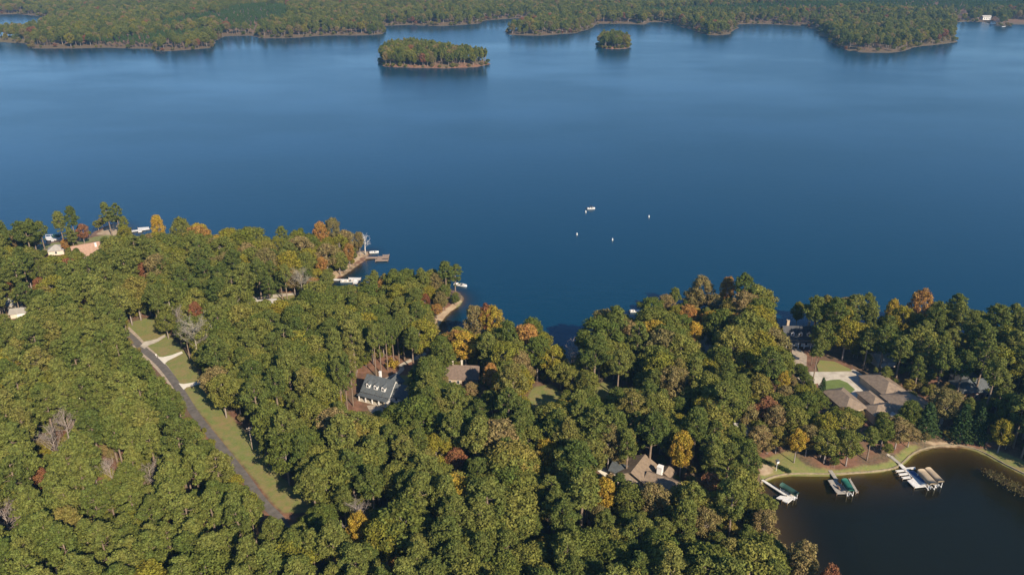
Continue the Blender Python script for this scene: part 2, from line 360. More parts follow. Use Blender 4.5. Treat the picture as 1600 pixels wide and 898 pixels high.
tag(link('ground', gme, 'ground'), kind='structure')
# far shore and islands
def far_h(x, y, sd=None):
    if sd is None: sd = far_sd(x, y)
    s = np.maximum(sd, 0); k = 1 - np.exp(-s / 120)
    return np.where(sd < 0, np.maximum(-3, .2 * sd), .8 * (1 - np.exp(-s / 2)) + k * (10 + 6 * np.sin(x * .006 + 1) * np.cos(y * .005) + 3 * np.sin(x * .013 + y * .009)))
fx = np.arange(-2300, 2301, 22.); fy = np.concatenate([np.arange(1280, 2700, 18.), np.arange(2700, 6400, 90.)])
fme, fv = grid_mesh('far_shore', fx, fy, lambda x, y: far_h(x, y))
attr(fme, 'grass', np.clip(np.sin(fv[:, 0] * .004 + 2) * np.cos(fv[:, 1] * .006) - .2, 0, 1)); attr(fme, 'soil', np.where(far_sd(fv[:, 0], fv[:, 1]) < 2, .35, .0)); attr(fme, 'bed', np.clip(1.0 - far_sd(fv[:, 0], fv[:, 1]) / 60, 0, .9))
tag(link('far_shore', fme, 'ground'), kind='structure')
def island(name, P, step):
    A = np.array(P); x0, y0 = A.min(0) - 8; x1, y1 = A.max(0) + 8
    def h(x, y):
        s = sdf(P, x, y); return np.where(s < 0, np.maximum(-2, .3 * s), .7 * (1 - np.exp(-np.maximum(s, 0) / 1.5)) + 7.0 * (1 - np.exp(-np.maximum(s, 0) / 22)))
    me, v = grid_mesh(name, np.arange(x0, x1, step), np.arange(y0, y1, step), h)
    s = sdf(P, v[:, 0], v[:, 1]); attr(me, 'grass', np.zeros(len(v))); attr(me, 'soil', np.where(s < 1, .3, 0.)); attr(me, 'bed', np.clip(-s / 3, 0, 1))
    tag(link(name, me, 'ground'), kind='structure'); return h
isle_h = island('island', ISLE, 3.0); islet_h = island('small_island', ISLET, 1.5)
# lake: one sheet; the water is clear enough to show the bed only along the near banks
gx = np.concatenate([-np.geomspace(9000, 440, 40)[:-1], np.arange(-440, 441, 3.), np.geomspace(440, 9000, 40)[1:]])
gy = np.concatenate([np.linspace(-600, 60, 12)[:-1], np.arange(60, 531, 3.), np.geomspace(530, 14000, 60)[1:]])
wme, wv = grid_mesh('lake_water', gx, gy, lambda x, y: np.zeros(len(x)))
ws = near_sd(wv[:, 0], wv[:, 1])
wc_ = sdf(COVE, wv[:, 0], wv[:, 1]) > -2
attr(wme, 'turbid', np.where(wc_, np.clip((-ws - .2) / 26.0, 0, 1) ** .7, np.clip((-ws - .2) / 11.0, 0, 1) ** .55))
attr(wme, 'silt', np.clip(sdf(COVE, wv[:, 0], wv[:, 1]) / 6 + .5, 0, 1))
tag(link('lake_water', wme, 'water'), kind='structure')

# ------------------------------------------------------------------ sheets that lie on the ground
def drape(name, pts_world, off, m, step=2.0, kind='structure', grid=True):
    P = [Vector(p) for p in pts_world]; n = len(P); B = []
    for i in range(n):
        a, b = P[i], P[(i + 1) % n]; k = max(1, int((b - a).length / step)); B += [a.lerp(b, j / k) for j in range(k)]
    pl = [(p.x, p.y) for p in B]; nb = len(B); inner = []
    xs_ = np.arange(min(p[0] for p in pl), max(p[0] for p in pl), step); ys_ = np.arange(min(p[1] for p in pl), max(p[1] for p in pl), step)
    X, Y = np.meshgrid(xs_, ys_); d = sdf(pl, X, Y)
    inner = [Vector((x, y)) for x, y, q in zip(X.ravel(), Y.ravel(), d) if q > .35 * step]
    r = geometry.delaunay_2d_cdt(B + inner, [(i, (i + 1) % nb) for i in range(nb)], [], 1, 1e-4)
    v2 = r[0]; z = near_h([p.x for p in v2], [p.y for p in v2]) + off
    me = mesh(name, [(p.x, p.y, zz) for p, zz in zip(v2, z)], [tuple(f) for f in r[2]], True)
    o = link(name, me, m); o['kind'] = kind
    return o
def smooth_line(pts, k=6):
    P = [Vector(p) for p in pts]; out = []
    for i in range(len(P) - 1):
        a, b, c, d = P[max(i - 1, 0)], P[i], P[i + 1], P[min(i + 2, len(P) - 1)]
        for j in range(k):
            t = j / k; out.append(.5 * ((2 * b) + (c - a) * t + (2 * a - 5 * b + 4 * c - d) * t * t + (3 * b - a - 3 * c + d) * t ** 3))
    return out + [P[-1]]
def strip(line, w0, w1=None):
    n = len(line); w1 = w1 or w0; L, Rr = [], []
    for i, p in enumerate(line):
        d = (line[min(i + 1, n - 1)] - line[max(i - 1, 0)]); d = Vector((d.x, d.y)).normalized(); s = Vector((-d.y, d.x)); w_ = (w0 + (w1 - w0) * i / (n - 1)) / 2
        q = Vector((p.x, p.y)); L.append(q + s * w_); Rr.append(q - s * w_)
    return [tuple(p) for p in L + Rr[::-1]]
road_px = [(172,500),(190,514),(206,528),(223,545),(240,559),(256,575),(279,606),(307,650),(349,703),(382,745),(410,783),(438,812),(462,850),(500,905),(560,990)]
road_line = smooth_line([G(u, v).xy for u, v in road_px])
shoulder = drape('road_shoulder', strip([p + Vector((-.7, 0)) for p in road_line[:40]], 9.0, 3.6), .07, 'gravel')
drape('road', strip(road_line, 3.6, 2.9), .12, 'asphalt')
def sheet(name, px, m, off=.14, step=2.0): return drape(name, [tuple(G(u, v).xy) for u, v in px], off, m, step)
sheet('driveway', [(219,541),(226,534),(244,530),(257,523),(259,526),(247,534),(230,541),(226,545)], 'concrete', .16)
sheet('driveway', [(246,558),(255,558),(268,555),(284,549),(286,552),(272,559),(262,564),(257,569)], 'newconcrete', .16)
sheet('driveway', [(279,599),(287,600),(300,598),(313,595),(316,598),(304,603),(292,605),(287,609)], 'newconcrete', .16)
sheet('driveway', [(178,515),(186,505),(195,503),(188,512),(181,516)], 'concrete', .16)
sheet('driveway', [(376,470),(398,464),(430,460),(468,457),(468,460),(430,465),(400,469),(380,474)], 'concrete', .12)
sheet('concrete_court', [(1228,572),(1262,581),(1320,580),(1334,577),(1352,588),(1366,600),(1414,640),(1406,646),(1340,634),(1300,627),(1281,612),(1278,599),(1256,602),(1240,584)], 'concrete', .12, 2.5)
sheet('oval_lawn', [(1284,597),(1297,594),(1311,593),(1324,598),(1336,609),(1327,616),(1308,618),(1293,614),(1287,606)], 'lawngreen', .2)
sheet('mown_lawn', [(1281,563),(1304,565),(1327,576),(1331,580),(1300,581),(1279,581),(1276,571)], 'lawn', .2)
sheet('driveway', [(1238,542),(1250,546),(1261,556),(1260,572),(1240,574),(1236,560)], 'gravel', .16)
sheet('driveway', [(921,725),(930,722),(945,730),(962,743),(972,752),(963,757),(945,745)], 'newconcrete', .16)
sheet('driveway', [(573,634),(592,632),(606,645),(612,668),(600,675),(584,655)], 'gravel', .14)
sheet('driveway', [(0,477),(10,477),(30,478),(52,484),(48,490),(22,487),(0,487)], 'concrete', .14)
path = smooth_line([G(u, v).xy for u, v in [(596,594),(612,589),(622,583),(628,577),(627,571),(638,565),(652,558),(664,551)]])
drape('stone_path', strip(path, 2.0, 2.2), .14, 'concrete', 1.0)
spath = smooth_line([G(u, v).xy for u, v in [(1386,709),(1392,714),(1398,719),(1404,724)]]); drape('garden_path', strip(spath, 1.2), .12, 'concrete', 1.0)

# ------------------------------------------------------------------ trees
def leaves(C, Nrm, size, rs):
    """rhombic leaf-clump faces"""
    n = len(C); t = rs.normal(size=(n, 3)); t -= (t * Nrm).sum(1, keepdims=True) * Nrm; t /= np.linalg.norm(t, axis=1, keepdims=True) + 1e-9
    b = np.cross(Nrm, t); s = size[:, None]; a = rs.uniform(.45, .8, (n, 1))
    V = np.stack([C - t * s, C + b * s * a, C + t * s * rs.uniform(.7, 1.2, (n, 1)), C - b * s * a], 1).reshape(-1, 3)
    return V, np.arange(4 * n).reshape(n, 4)
def fast_mesh(name, V, Q):
    me = bpy.data.meshes.new(name); me.vertices.add(len(V)); me.vertices.foreach_set('co', V.astype(np.float32).ravel())
    me.loops.add(Q.size); me.loops.foreach_set('vertex_index', Q.ravel().astype(np.int32)); me.polygons.add(len(Q))
    me.polygons.foreach_set('loop_start', np.arange(0, Q.size, 4, dtype=np.int32)); me.polygons.foreach_set('loop_total', np.full(len(Q), 4, np.int32)); me.update(calc_edges=True)
    return me
def puffs(cent, rad, per, flat, size, rs, up=.25):
    C, Nn, S = [], [], []
    for c, r in zip(cent, rad):
        k = int(per * r * r); d = rs.normal(size=(k, 3)); d[:, 2] += up; d /= np.linalg.norm(d, axis=1, keepdims=True)
        rr = r * rs.uniform(.55, 1.08, (k, 1)); p = d * rr; p[:, 2] *= flat
        nn = d + rs.normal(size=(k, 3)) * .55; nn /= np.linalg.norm(nn, axis=1, keepdims=True)
        C.append(c + p); Nn.append(nn); S.append(rs.uniform(.7, 1.25, k) * size)
    return leaves(np.concatenate(C), np.concatenate(Nn), np.concatenate(S), rs)
def make_pine(seed):
    rs = np.random.default_rng(seed); H = 22.0; cb = H * rs.uniform(.46, .58); lean = rs.normal(size=2) * .35
    Rm = rs.uniform(3.4, 4.5); cent, rad, parts = [], [], []
    ax = lambda z: np.array([lean[0] * (z / H) ** 2, lean[1] * (z / H) ** 2, z])
    parts.append(tube([ax(z) for z in (-1.2, 2, 7, 12, 17, 21)], [.40, .33, .28, .23, .14, .05], 6))
    n = rs.integers(40, 52); ang = rs.uniform(0, 6.28)
    for i in range(n):
        t = (i + rs.uniform(0, 1)) / n; z = cb + (H - cb) * t ** .9; ang += 2.4 + rs.normal() * .3
        prof = min(1, .45 + t * 2.2) * (1 - t) ** .5 if t < .98 else .05
        r = Rm * prof * rs.uniform(.45, 1.08); c = ax(z) + np.array([math.cos(ang) * r, math.sin(ang) * r, .25 * r + rs.normal() * .3 - .4])
        cent.append(c); rad.append(rs.uniform(.85, 1.45) * (1 - .25 * t))
        if i % 2 == 0 and r > 1: parts.append(tube([ax(z - .6), c], [.10, .03], 3, False))
    for _ in range(rs.integers(1, 4)):
        z = cb * rs.uniform(.72, .98); a = rs.uniform(0, 6.28); r = rs.uniform(1.2, 3.0); c = ax(z) + np.array([math.cos(a) * r, math.sin(a) * r, .2]); cent.append(c); rad.append(rs.uniform(.6, 1.0)); parts.append(tube([ax(z), c], [.08, .03], 3, False))
    V, Q = puffs(np.array(cent), rad, 84, .72, .285, rs)
    return mesh('trunk', *merge(parts), True), fast_mesh('crown', V, Q)
def make_hardwood(seed, thin=1.0):
    rs = np.random.default_rng(seed); H = 18.0; cb = H * rs.uniform(.22, .34); Rm = rs.uniform(4.0, 5.2); cent, rad, parts = [], [], []
    parts.append(tube([(0, 0, z) for z in (-1.2, 1.5, 5, 9, 13)], [.38, .30, .24, .17, .06], 6))
    n = rs.integers(46, 60); ang = rs.uniform(0, 6.28); cz = (H + cb) / 2; hh = (H - cb) / 2
    for i in range(n):
        u = -1 + 2 * (i + .5) / n; u = math.copysign(abs(u) ** .8, u); ang += 2.4 + rs.normal() * .25
        k = rs.uniform(.55, .98); rr = math.sqrt(max(0, 1 - u * u)) * Rm * k * (1.05 if u < .2 else 1)
        c = np.array([math.cos(ang) * rr, math.sin(ang) * rr, cz + u * (hh - 1.0) * rs.uniform(.85, 1.05)]); cent.append(c); rad.append(rs.uniform(1.0, 1.7))
        if i % 3 == 0: parts.append(tube([(0, 0, max(cb * .8, c[2] - 3)), tuple(c * .6 + np.array([0, 0, c[2] * .36])), tuple(c)], [.12, .07, .02], 3, False))
    V, Q = puffs(np.array(cent), rad, 62 * thin, .85, .31, rs)
    return mesh('trunk', *merge(parts), True), fast_mesh('crown', V, Q)
def make_bare(seed, H=17.0, twig=1.0, tall=False):
    rs = np.random.default_rng(seed); parts, fine = [], []
    parts.append(tube([(0, 0, -1), (.1, 0, H * .3), (-.1, .15, H * .6), (.1, 0, H * .85)], [.30, .22, .13, .04], 6))
    for i in range(int(15 * twig) + 4):
        z = H * rs.uniform(.35, .82); a = rs.uniform(0, 6.28); L = H * rs.uniform(.16, .30) * (1.15 - z / H) * (1.2 if not tall else .9); d = np.array([math.cos(a), math.sin(a), rs.uniform(.5, 1.2)]); d /= np.linalg.norm(d)
        p0 = np.array([0, 0, z]); p1 = p0 + d * L; p2 = p1 + (d + np.array([0, 0, .5])) * L * .55; fine.append(tube([p0, p1, p2], [.085, .05, .018], 4, False))
        for j in range(int(9 * twig)):
            s = p0 + (p2 - p0) * rs.uniform(.3, 1); e = d * .6 + rs.normal(size=3) * .7 + np.array([0, 0, .4]); e /= np.linalg.norm(e); q = s + e * rs.uniform(.8, 2.0); fine.append(tube([s, q], [.03, .011], 3, False))
            for k in range(3): g = s + (q - s) * rs.uniform(.3, 1); h_ = e + rs.normal(size=3) * .7; fine.append(tube([g, g + h_ / np.linalg.norm(h_) * rs.uniform(.5, 1.1)], [.02, .008], 3, False))
    return mesh('trunk', *merge(parts), True), mesh('branches', *merge(fine))
def make_cedar(seed):
    rs = np.random.default_rng(seed); H = 11.0; cent, rad = [], []; ang = 0
    for i in range(70):
        t = (i + .5) / 70; z = .6 + (H - .8) * t; ang += 2.4; r = 2.3 * (1 - t) ** .8 * rs.uniform(.6, 1); cent.append(np.array([math.cos(ang) * r, math.sin(ang) * r, z])); rad.append(.75 * (1 - .5 * t) + .15)
    V, Q = puffs(np.array(cent), rad, 62, 1.0, .28, rs)
    return mesh('trunk', *tube([(0, 0, -1), (0, 0, 4), (0, 0, H - .5)], [.22, .15, .03], 6), True), fast_mesh('crown', V, Q)
def make_shrub(seed):
    rs = np.random.default_rng(seed); cent, rad = [], []
    for i in range(16):
        a = rs.uniform(0, 6.28); r = rs.uniform(0, 1.1); cent.append(np.array([math.cos(a) * r, math.sin(a) * r, rs.uniform(.4, 1.5) * (1.2 - r * .4)])); rad.append(rs.uniform(.45, .75))
    V, Q = puffs(np.array(cent), rad, 110, .9, .17, rs)
    return mesh('trunk', *tube([(0, 0, -.5), (0, 0, .9)], [.10, .05], 5), True), fast_mesh('crown', V, Q)
LIB = {}      # kind -> list of (trunk mesh, crown mesh, height)
def lib(kind, pairs, bark, leaf, H):
    LIB[kind] = []
    for t, c in pairs:
        t = t.copy() if t.users and t.materials else t; c = c.copy() if c.materials else c
        t.materials.clear(); c.materials.clear(); t.materials.append(M[bark]); c.materials.append(M[leaf]); LIB[kind].append((t, c, H))
lib('pine', [make_pine(100 + i) for i in range(8)], 'bark', 'pine', 22.0)
lib('lightpine', [make_pine(120 + i) for i in range(6)], 'bark', 'pine2', 22.0)
lib('plantation', [make_pine(140 + i) for i in range(3)], 'bark', 'plantation', 22.0)
hw = [make_hardwood(200 + i) for i in range(6)]
for k_, lf in (('olive', 'olive'), ('lime', 'lime'), ('gold', 'gold'), ('orange', 'orange'), ('rust', 'rust'), ('tan', 'tan')):
    lib(k_, hw, 'greybark', lf, 18.0)
lib('bare', [make_bare(300 + i) for i in range(3)], 'greybark', 'greybark', 17.0)
M['whitewood'] = mat('bleached_dead_wood', (.60, .56, .50), .9, .15, 3)
lib('snag', [make_bare(320, 13.0, .5, True)], 'whitewood', 'whitewood', 13.0)
lib('pale', [make_bare(330 + i, 17.0, 1.3) for i in range(2)], 'palebark', 'palebark', 17.0)
lib('cedar', [make_cedar(340 + i) for i in range(2)], 'bark', 'dark', 11.0)
lib('shrub', [make_shrub(350 + i) for i in range(3)], 'bark', 'olive', 2.0)
lib('goldshrub', [make_shrub(360)], 'bark', 'gold', 2.0); lib('rustshrub', [make_shrub(361)], 'bark', 'rust', 2.0); lib('darkshrub', [make_shrub(362)], 'bark', 'dark', 2.0); lib('limeshrub', [make_shrub(363)], 'bark', 'lime', 2.0)
NAME = dict(plantation='pine_tree', lightpine='pine_tree', pine='pine_tree', olive='hardwood_tree', lime='hardwood_tree', gold='autumn_tree', orange='autumn_tree', rust='autumn_tree', tan='autumn_tree', bare='bare_tree', snag='dead_tree', pale='bare_tree', cedar='cedar_tree', shrub='shrub', goldshrub='shrub', rustshrub='shrub', darkshrub='shrub', limeshrub='shrub')
def place_tree(kind, x, y, z, h, wide, rz, label, group=None, var=None):
    L = LIB[kind]; t, c, H = L[(var if var is not None else random.randrange(len(L))) % len(L)]
    s = h / H; root = empty(NAME[kind], (x, y, z), rz, label, 'shrub' if 'shrub' in kind else 'tree', group)
    root.scale = (s * wide, s * wide, s)
    link('trunk', t, None, root); link('branches' if kind in ('bare', 'snag', 'pale') else 'crown', c, None, root)
    return root

# what must stay in view from the air (open ground, roofs, docks, water): no crown may cover it
VIS = [
 [(200,514),(222,505),(242,512),(258,526),(296,562),(314,600),(340,638),(396,698),(436,752),(486,796),(474,806),(446,812),(432,808),(345,697),(300,640),(282,614),(262,592),(232,560),(206,532)],
 [(556,605),(572,590),(605,592),(612,588),(634,604),(630,622),(604,630),(594,640),(566,634)], [(600,592),(626,578),(640,562),(662,550),(664,558),(640,572),(634,588),(614,597)], [(540,618),(556,606),(560,636),(545,640)],
 [(576,586),(600,566),(622,566),(626,578),(606,586)],
 [(382,662),(398,664),(402,704),(386,706)], [(703,577),(745,577),(750,592),(738,600),(706,596)], [(832,607),(860,601),(874,614),(864,628),(836,636),(826,626)], [(932,600),(950,600),(952,616),(938,618)],
 [(1229,510),(1268,512),(1270,536),(1256,546),(1262,560),(1242,562),(1236,542),(1227,536)], [(1276,566),(1304,566),(1352,590),(1374,604),(1412,638),(1404,642),(1345,640),(1300,632),(1287,615),(1285,597),(1266,583)],
 [(1186,738),(1196,716),(1228,708),(1255,726),(1300,733),(1392,718),(1404,714),(1436,694),(1468,690),(1520,694),(1560,704),(1600,722),(1700,770),(1700,1000),(1300,1000),(1278,860),(1244,795),(1192,764)],
 [(52,389),(64,381),(84,375),(100,372),(104,384),(80,392)], [(122,384),(152,376),(158,384),(150,392),(132,400)], [(84,388),(98,388),(100,397),(86,398)], [(146,366),(172,352),(186,352),(186,362),(165,368),(122,378)], [(72,364),(92,362),(94,374),(72,375)], [(206,352),(232,350),(234,362),(212,368)],
 [(562,364),(574,362),(576,398),(562,398)], [(572,386),(612,394),(608,410),(566,416),(548,436),(566,436),(560,444),(520,444),(530,436),(562,404)], [(716,444),(730,448),(740,490),(706,505),(688,520),(690,505),(704,488),(718,470)], [(526,432),(562,432),(562,444),(528,444)],
 [(978,734),(1006,732),(1030,742),(1052,754),(1050,764),(1018,758),(982,750)], [(924,725),(938,728),(950,740),(940,742)],
 [(384,466),(430,460),(464,458),(460,463),(400,470)], [(0,474),(16,474),(40,480),(46,490),(10,490),(0,488)],
 [(1490,598),(1528,598),(1548,616),(1536,622),(1496,614)], [(1364,555),(1388,556),(1390,570),(1368,572)], [(882,528),(900,528),(898,558),(884,560)], [(1202,440),(1246,452),(1242,508),(1214,504)], [(980,482),(1000,482),(998,492),(980,492)]]
VISA = []
for P in VIS:
    a = np.array(P, float); VISA.append((P, a[:, 0].min(), a[:, 0].max(), a[:, 1].min(), a[:, 1].max(), 1e9))
def proj1(x, y, z):
    z -= CAMH; dep = y * cp - z * sp; return 800 + FPX * x / dep, 449 - FPX * (y * sp + z * cp) / dep, dep
ANG = [(k * math.cos(a), k * math.sin(a)) for k in (.3, .62, .95) for a in np.arange(0, 6.28, .524)]
def hides(x, y, z, h, r, crown0):
    u, v, d = proj1(x, y, z + (h * (1 + crown0) / 2)); s = FPX / d; ry = (h * (1 - crown0) / 2) * .82 * s * .86 + r * s * .35; rx = r * s * .9
    pts = [(u, v)] + [(u + rx * a, v + ry * b) for a, b in ANG]
    b = proj1(x, y, z); pts.append((float(b[0]), float(b[1])))
    for P, x0, x1, y0, y1, yl in VISA:
        if y > yl or u + rx < x0 or u - rx > x1 or v + ry + 40 < y0 or v - ry > y1: continue
        for q in pts:
            if x0 <= q[0] <= x1 and y0 <= q[1] <= y1 and in_poly(P, q[0], q[1]): return True
    return False

LIT = [tuple(G(*q)) for q in [(850,612),(840,626),(864,618),(566,612),(580,604),(592,604),(585,580),(612,574),(1300,572),(1318,577),(1309,605),(1300,600),(1340,600),(1248,555),(1318,626),(1340,634),(1380,620),(138,396),(716,588),(1000,742),(1024,750),(940,606),(936,732),(1505,606)]]
def shades(x, y, z, h, r):
    hc = h * .7
    for a, b, c_ in LIT:
        t = (z + hc - c_ - 2.5) / -ld.z
        if t > 0 and (x + ld.x * t - a) ** 2 + (y + ld.y * t - b) ** 2 < (r + .28 * h / math.tan(R(SUN_EL)) * .6) ** 2: return True
    return False
# trees that stand out one by one: crown pixel, kind, height, width, label
SPECIAL = [
 (727,541,'gold',15,1.25,'large round golden-orange tree just behind the brown-roofed house'), (768,493,'gold',16,.95,'tall golden-orange tree on the skyline at the mouth of the narrow inlet'),
 (741,503,'tan',13,1.0,'peach-brown tree left of the tall golden-orange tree by the inlet'), (1001,547,'gold',11,.75,'small bright yellow tree alone among green hardwoods above the bare lawn'),
 (1438,474,'orange',19,.85,'tall orange tree on the right skyline among dark pines'), (1394,486,'gold',15,.7,'bright yellow tree on the right skyline left of the orange one'),
 (1410,503,'lime',18,.85,'yellow-green tree below the yellow and orange skyline trees'), (597,450,'orange',11,1.0,'orange tree at the waterline of the second point of land'),
 (226,425,'rust',12,1.2,'dark red-brown tree in the green woods below the left shore'), (446,656,'rust',8,.75,'small brick-red tree at the wood edge above the utility pole'),
 (854,713,'gold',15,.85,'golden tree in the woods left of the white-chimney house'), (946,772,'gold',14,.9,'pale golden tree just below the white drive of the white-chimney house'),
 (1109,760,'rust',12,.95,'rusty red-brown tree between the white-chimney house and the left cove dock'), (767,588,'orange',14,.7,'orange tree at the right gable of the brown-roofed house'),
 (779,601,'gold',13,.8,'yellow-orange tree right of the orange tree by the brown-roofed house'), (736,611,'tan',9,1.0,'peach-coloured low tree in front of the brown-roofed house'),
 (560,826,'gold',13,.85,'yellow tree near the bottom edge left of centre'), (846,856,'gold',9,.7,'small yellow tree low in the dark gap near the bottom edge'), (620,886,'orange',9,.8,'small orange tree cut by the bottom edge'),
 (712,722,'rust',12,1.0,'dull reddish tree beside the dark gap in the middle woods'), (1053,600,'tan',17,1.1,'large tan-gold tree right of the bare lawn'), (1041,476,'tan',12,1.1,'peach tree at the left shoulder of the wooded headland'),
 (1096,447,'tan',15,1.0,'pale peach tree topping the wooded headland'), (1136,441,'orange',14,.75,'orange tree on the crest of the wooded headland'), (1084,468,'tan',13,1.1,'tan tree in the middle of the wooded headland'),
 (1118,476,'tan',13,1.0,'peach-tan tree low on the right of the wooded headland'), (1084,522,'gold',14,.9,'muted gold tree in the middle of the headland slope'), (1084,506,'orange',8,.6,'small orange tree on the headland slope'),
 (1166,566,'lime',16,1.05,'yellow-olive tree left of the gravel drive of the shore house'), (1222,592,'gold',11,.9,'small orange-yellow tree left of the oval lawn'), (1197,641,'rust',13,1.0,'russet tree left of the long brown-roofed house'),
 (1212,655,'tan',13,1.0,'tan tree beside the russet tree left of the long brown-roofed house'), (545,394,'orange',12,.8,'orange tree above the bare bank of the first point'), (501,367,'orange',14,.85,'orange tree on the crest of the first point'),
 (434,384,'lime',13,.95,'yellow-green tree midway along the first point'), (561,376,'tan',13,.8,'tan tree at the tip of the first point'), (531,383,'lime',14,1.0,'bright yellow-green tree near the tip of the first point'),
 (503,414,'orange',11,.9,'orange tree at the foot of the first point'), (520,353,'tan',14,.9,'greyish tan tree on the skyline of the first point'), (688,468,'tan',10,1.0,'peach tree by the beach of the second point'),
 (664,470,'rust',9,.9,'pinkish tree inland of the beach on the second point'), (682,440,'tan',12,.9,'brownish tree on the skyline of the second point'), (128,362,'rust',11,1.0,'russet tree on the shore behind the salmon-roofed house'),
 (103,382,'orange',8,1.1,'orange tree on the lawn left of the salmon-roofed house'), (247,356,'gold',13,.8,'yellow tree at the shore right of the white dock with a long walkway'), (283,352,'olive',15,1.0,'dark green tree on the skyline right of the yellow shore tree'),
 (18,384,'tan',10,1.0,'peach tree at the left edge of the near shore'), (132,470,'rust',10,.9,'rusty tree beside the parked car in the left woods'), (11,452,'rust',10,.8,'red tree by the pale roofs at the left edge'),
 (62,447,'rust',11,.9,'reddish tree between pine trunks at the left edge'), (1568,675,'lime',12,1.0,'bright yellow-green tree at the right edge above the lawn strip'), (1066,704,'gold',17,.75,'thin golden tree right of the white-chimney house'),
 (952,690,'tan',16,.8,'brownish-orange tree behind the white-chimney house'), (1020,784,'tan',15,1.15,'broad tan tree below the white chimney'), (1101,822,'tan',14,1.0,'tan tree in the woods left of the cove'),
 (1246,690,'gold',12,.85,'yellow-gold tree on the bank above the middle cove dock'), (1195,822,'tan',13,1.1,'brownish tree at the edge of the cove'), (1252,850,'tan',11,1.0,'tan tree leaning over the cove near the bottom edge'),
 (1294,893,'rust',7,.9,'pinkish-red bush at the cove edge cut by the bottom edge'), (62,748,'rust',11,.8,'rusty tree in the left pine woods'), (612,566,'goldshrub',4,1.0,'small yellow sapling in the clearing behind the grey house'),
 (1365,620,'gold',6,.6,'small yellow tree'),
 (195,364,'lime',11,1.25,'rounded yellow-green tree at the shore beside the salmon-roofed house'), (930,551,'pine',27,1.15,'large lone pine with a dark bare trunk on the mid lawn'),
 (92,346,'pine',23,1.0,'left one of the two pines above the white dock at the far left'), (110,341,'pine',26,.85,'right one of the two pines above the white dock at the far left'),
 (167,331,'pine',22,1.05,'left one of the two pines on the sandy tip of the left shore'), (181,333,'pine',22,.95,'right one of the two pines on the sandy tip of the left shore'),
 (1279,545,'pine',20,.75,'slim pine standing in front of the mown lawn of the shore house'), (1247,487,'lime',12,.8,'small olive tree at the waterline left of the big dark pines'),
 (570,381,'snag',14,1.25,'tall white dead tree at the tip of the first point'), (470,437,'pale',17,1.1,'pale leafless tree above the drive in the middle woods'), (303,522,'pale',20,1.2,'pale leafless tree beside the three driveways'),
 (893,556,'bare',16,1.0,'grey leafless tree by the water gap left of the lone pine'), (83,690,'bare',15,1.2,'grey leafless tree in the left pine woods, left one of two'), (102,664,'bare',15,1.1,'grey leafless tree in the left pine woods, right one of two'),
 (172,735,'bare',12,1.0,'leafless grey treetop poking out of the left pine woods'), (234,740,'bare',12,1.0,'leafless purple-grey treetop near the road in the left pine woods'), (9,812,'bare',15,1.0,'leafless tree at the left edge low in the picture'),
 (557,806,'bare',14,1.0,'leafless grey tree behind the yellow tree near the bottom edge'), (277,494,'bare',12,1.0,'bare brown tree at the top of the road'), (306,488,'rust',12,.8,'reddish-brown tree at the wood edge above the road'),
 (1505,660,'cedar',16,1.1,'dark cone-shaped evergreen above the cove, left one of two'), (1530,664,'cedar',15,1.0,'dark cone-shaped evergreen above the cove, right one of two'), (1450,655,'cedar',14,1.5,'dark spreading evergreen right of the long brown-roofed house'),
 (1285,605,'cedar',9,.9,'dark narrow evergreen at the left end of the oval lawn'), (1100,545,'pale',12,.8,'white-limbed bare tree on the headland slope'), (760,500,'rust',9,.8,'pinkish bush at the waterline beside the tall golden-orange tree'),
]
SP_XY = []
for i, (u, v, k, h, wd, lab) in enumerate(SPECIAL):
    if lab == 'small yellow tree': continue
    f = .72 if k == 'pine' else (.5 if k in ('cedar', 'snag') or 'shrub' in k else .62)
    h0 = h; hm = max(23.0, h)
    if k in ('bare', 'rust', 'tan', 'gold', 'orange', 'lime', 'pale') and h > 7.5: h *= 1.2
    for j_ in range(60):
        p = crown_ground(u, v, h * f)
        if near_sd([p.x], [p.y])[0] > 1.0: break
        if h < hm: h += 1
        else: v += .7
    wd *= (h0 / h) ** .5 * 1.1
    place_tree(k, p.x, p.y, p.z, h, wd, random.uniform(0, 6.28), lab, None, i)
    SP_XY.append((p.x, p.y, h * wd * .2))
    r_ = h / LIB[k][0][2] * wd * 4.2 * FPX / proj1(p.x, p.y, p.z)[2]
    P = [(u + r_ * .6 * math.cos(a_), v + r_ * .62 * math.sin(a_)) for a_ in np.arange(0, 6.2, 1.05)]; q_ = np.array(P)
    if 'shrub' not in k: VISA.append((P, q_[:, 0].min(), q_[:, 0].max(), q_[:, 1].min(), q_[:, 1].max(), p.y + 1))

for u, v, h, lab, grp in [(a, b, c_, 'tall slim pine with a bare sunlit trunk in the red clearing behind the grey-roofed house', 'slim pines behind the grey-roofed house') for a, b, c_ in ((596,583,24),(606,578,26),(616,572,25),(624,566,24),(632,562,25),(588,588,25))] + [
   (a, b, c_, 'tall slim pine with a bare trunk left of the grey-roofed house', 'slim pines left of the grey-roofed house') for a, b, c_ in ((543,640,25),(552,634,24),(536,650,25))] + [
   (a, b, c_, 'tall pine with a long bare trunk by the pale roofs at the left edge', 'long-trunked pines at the left edge') for a, b, c_ in ((13,474,18),(36,468,18),(70,456,17),(95,458,17),(107,460,16),(-4,476,18))]:
    p = G(u, v); place_tree('pine', p.x, p.y, p.z, h, .72, random.uniform(0, 6.28), lab, grp); SP_XY.append((p.x, p.y, 3))
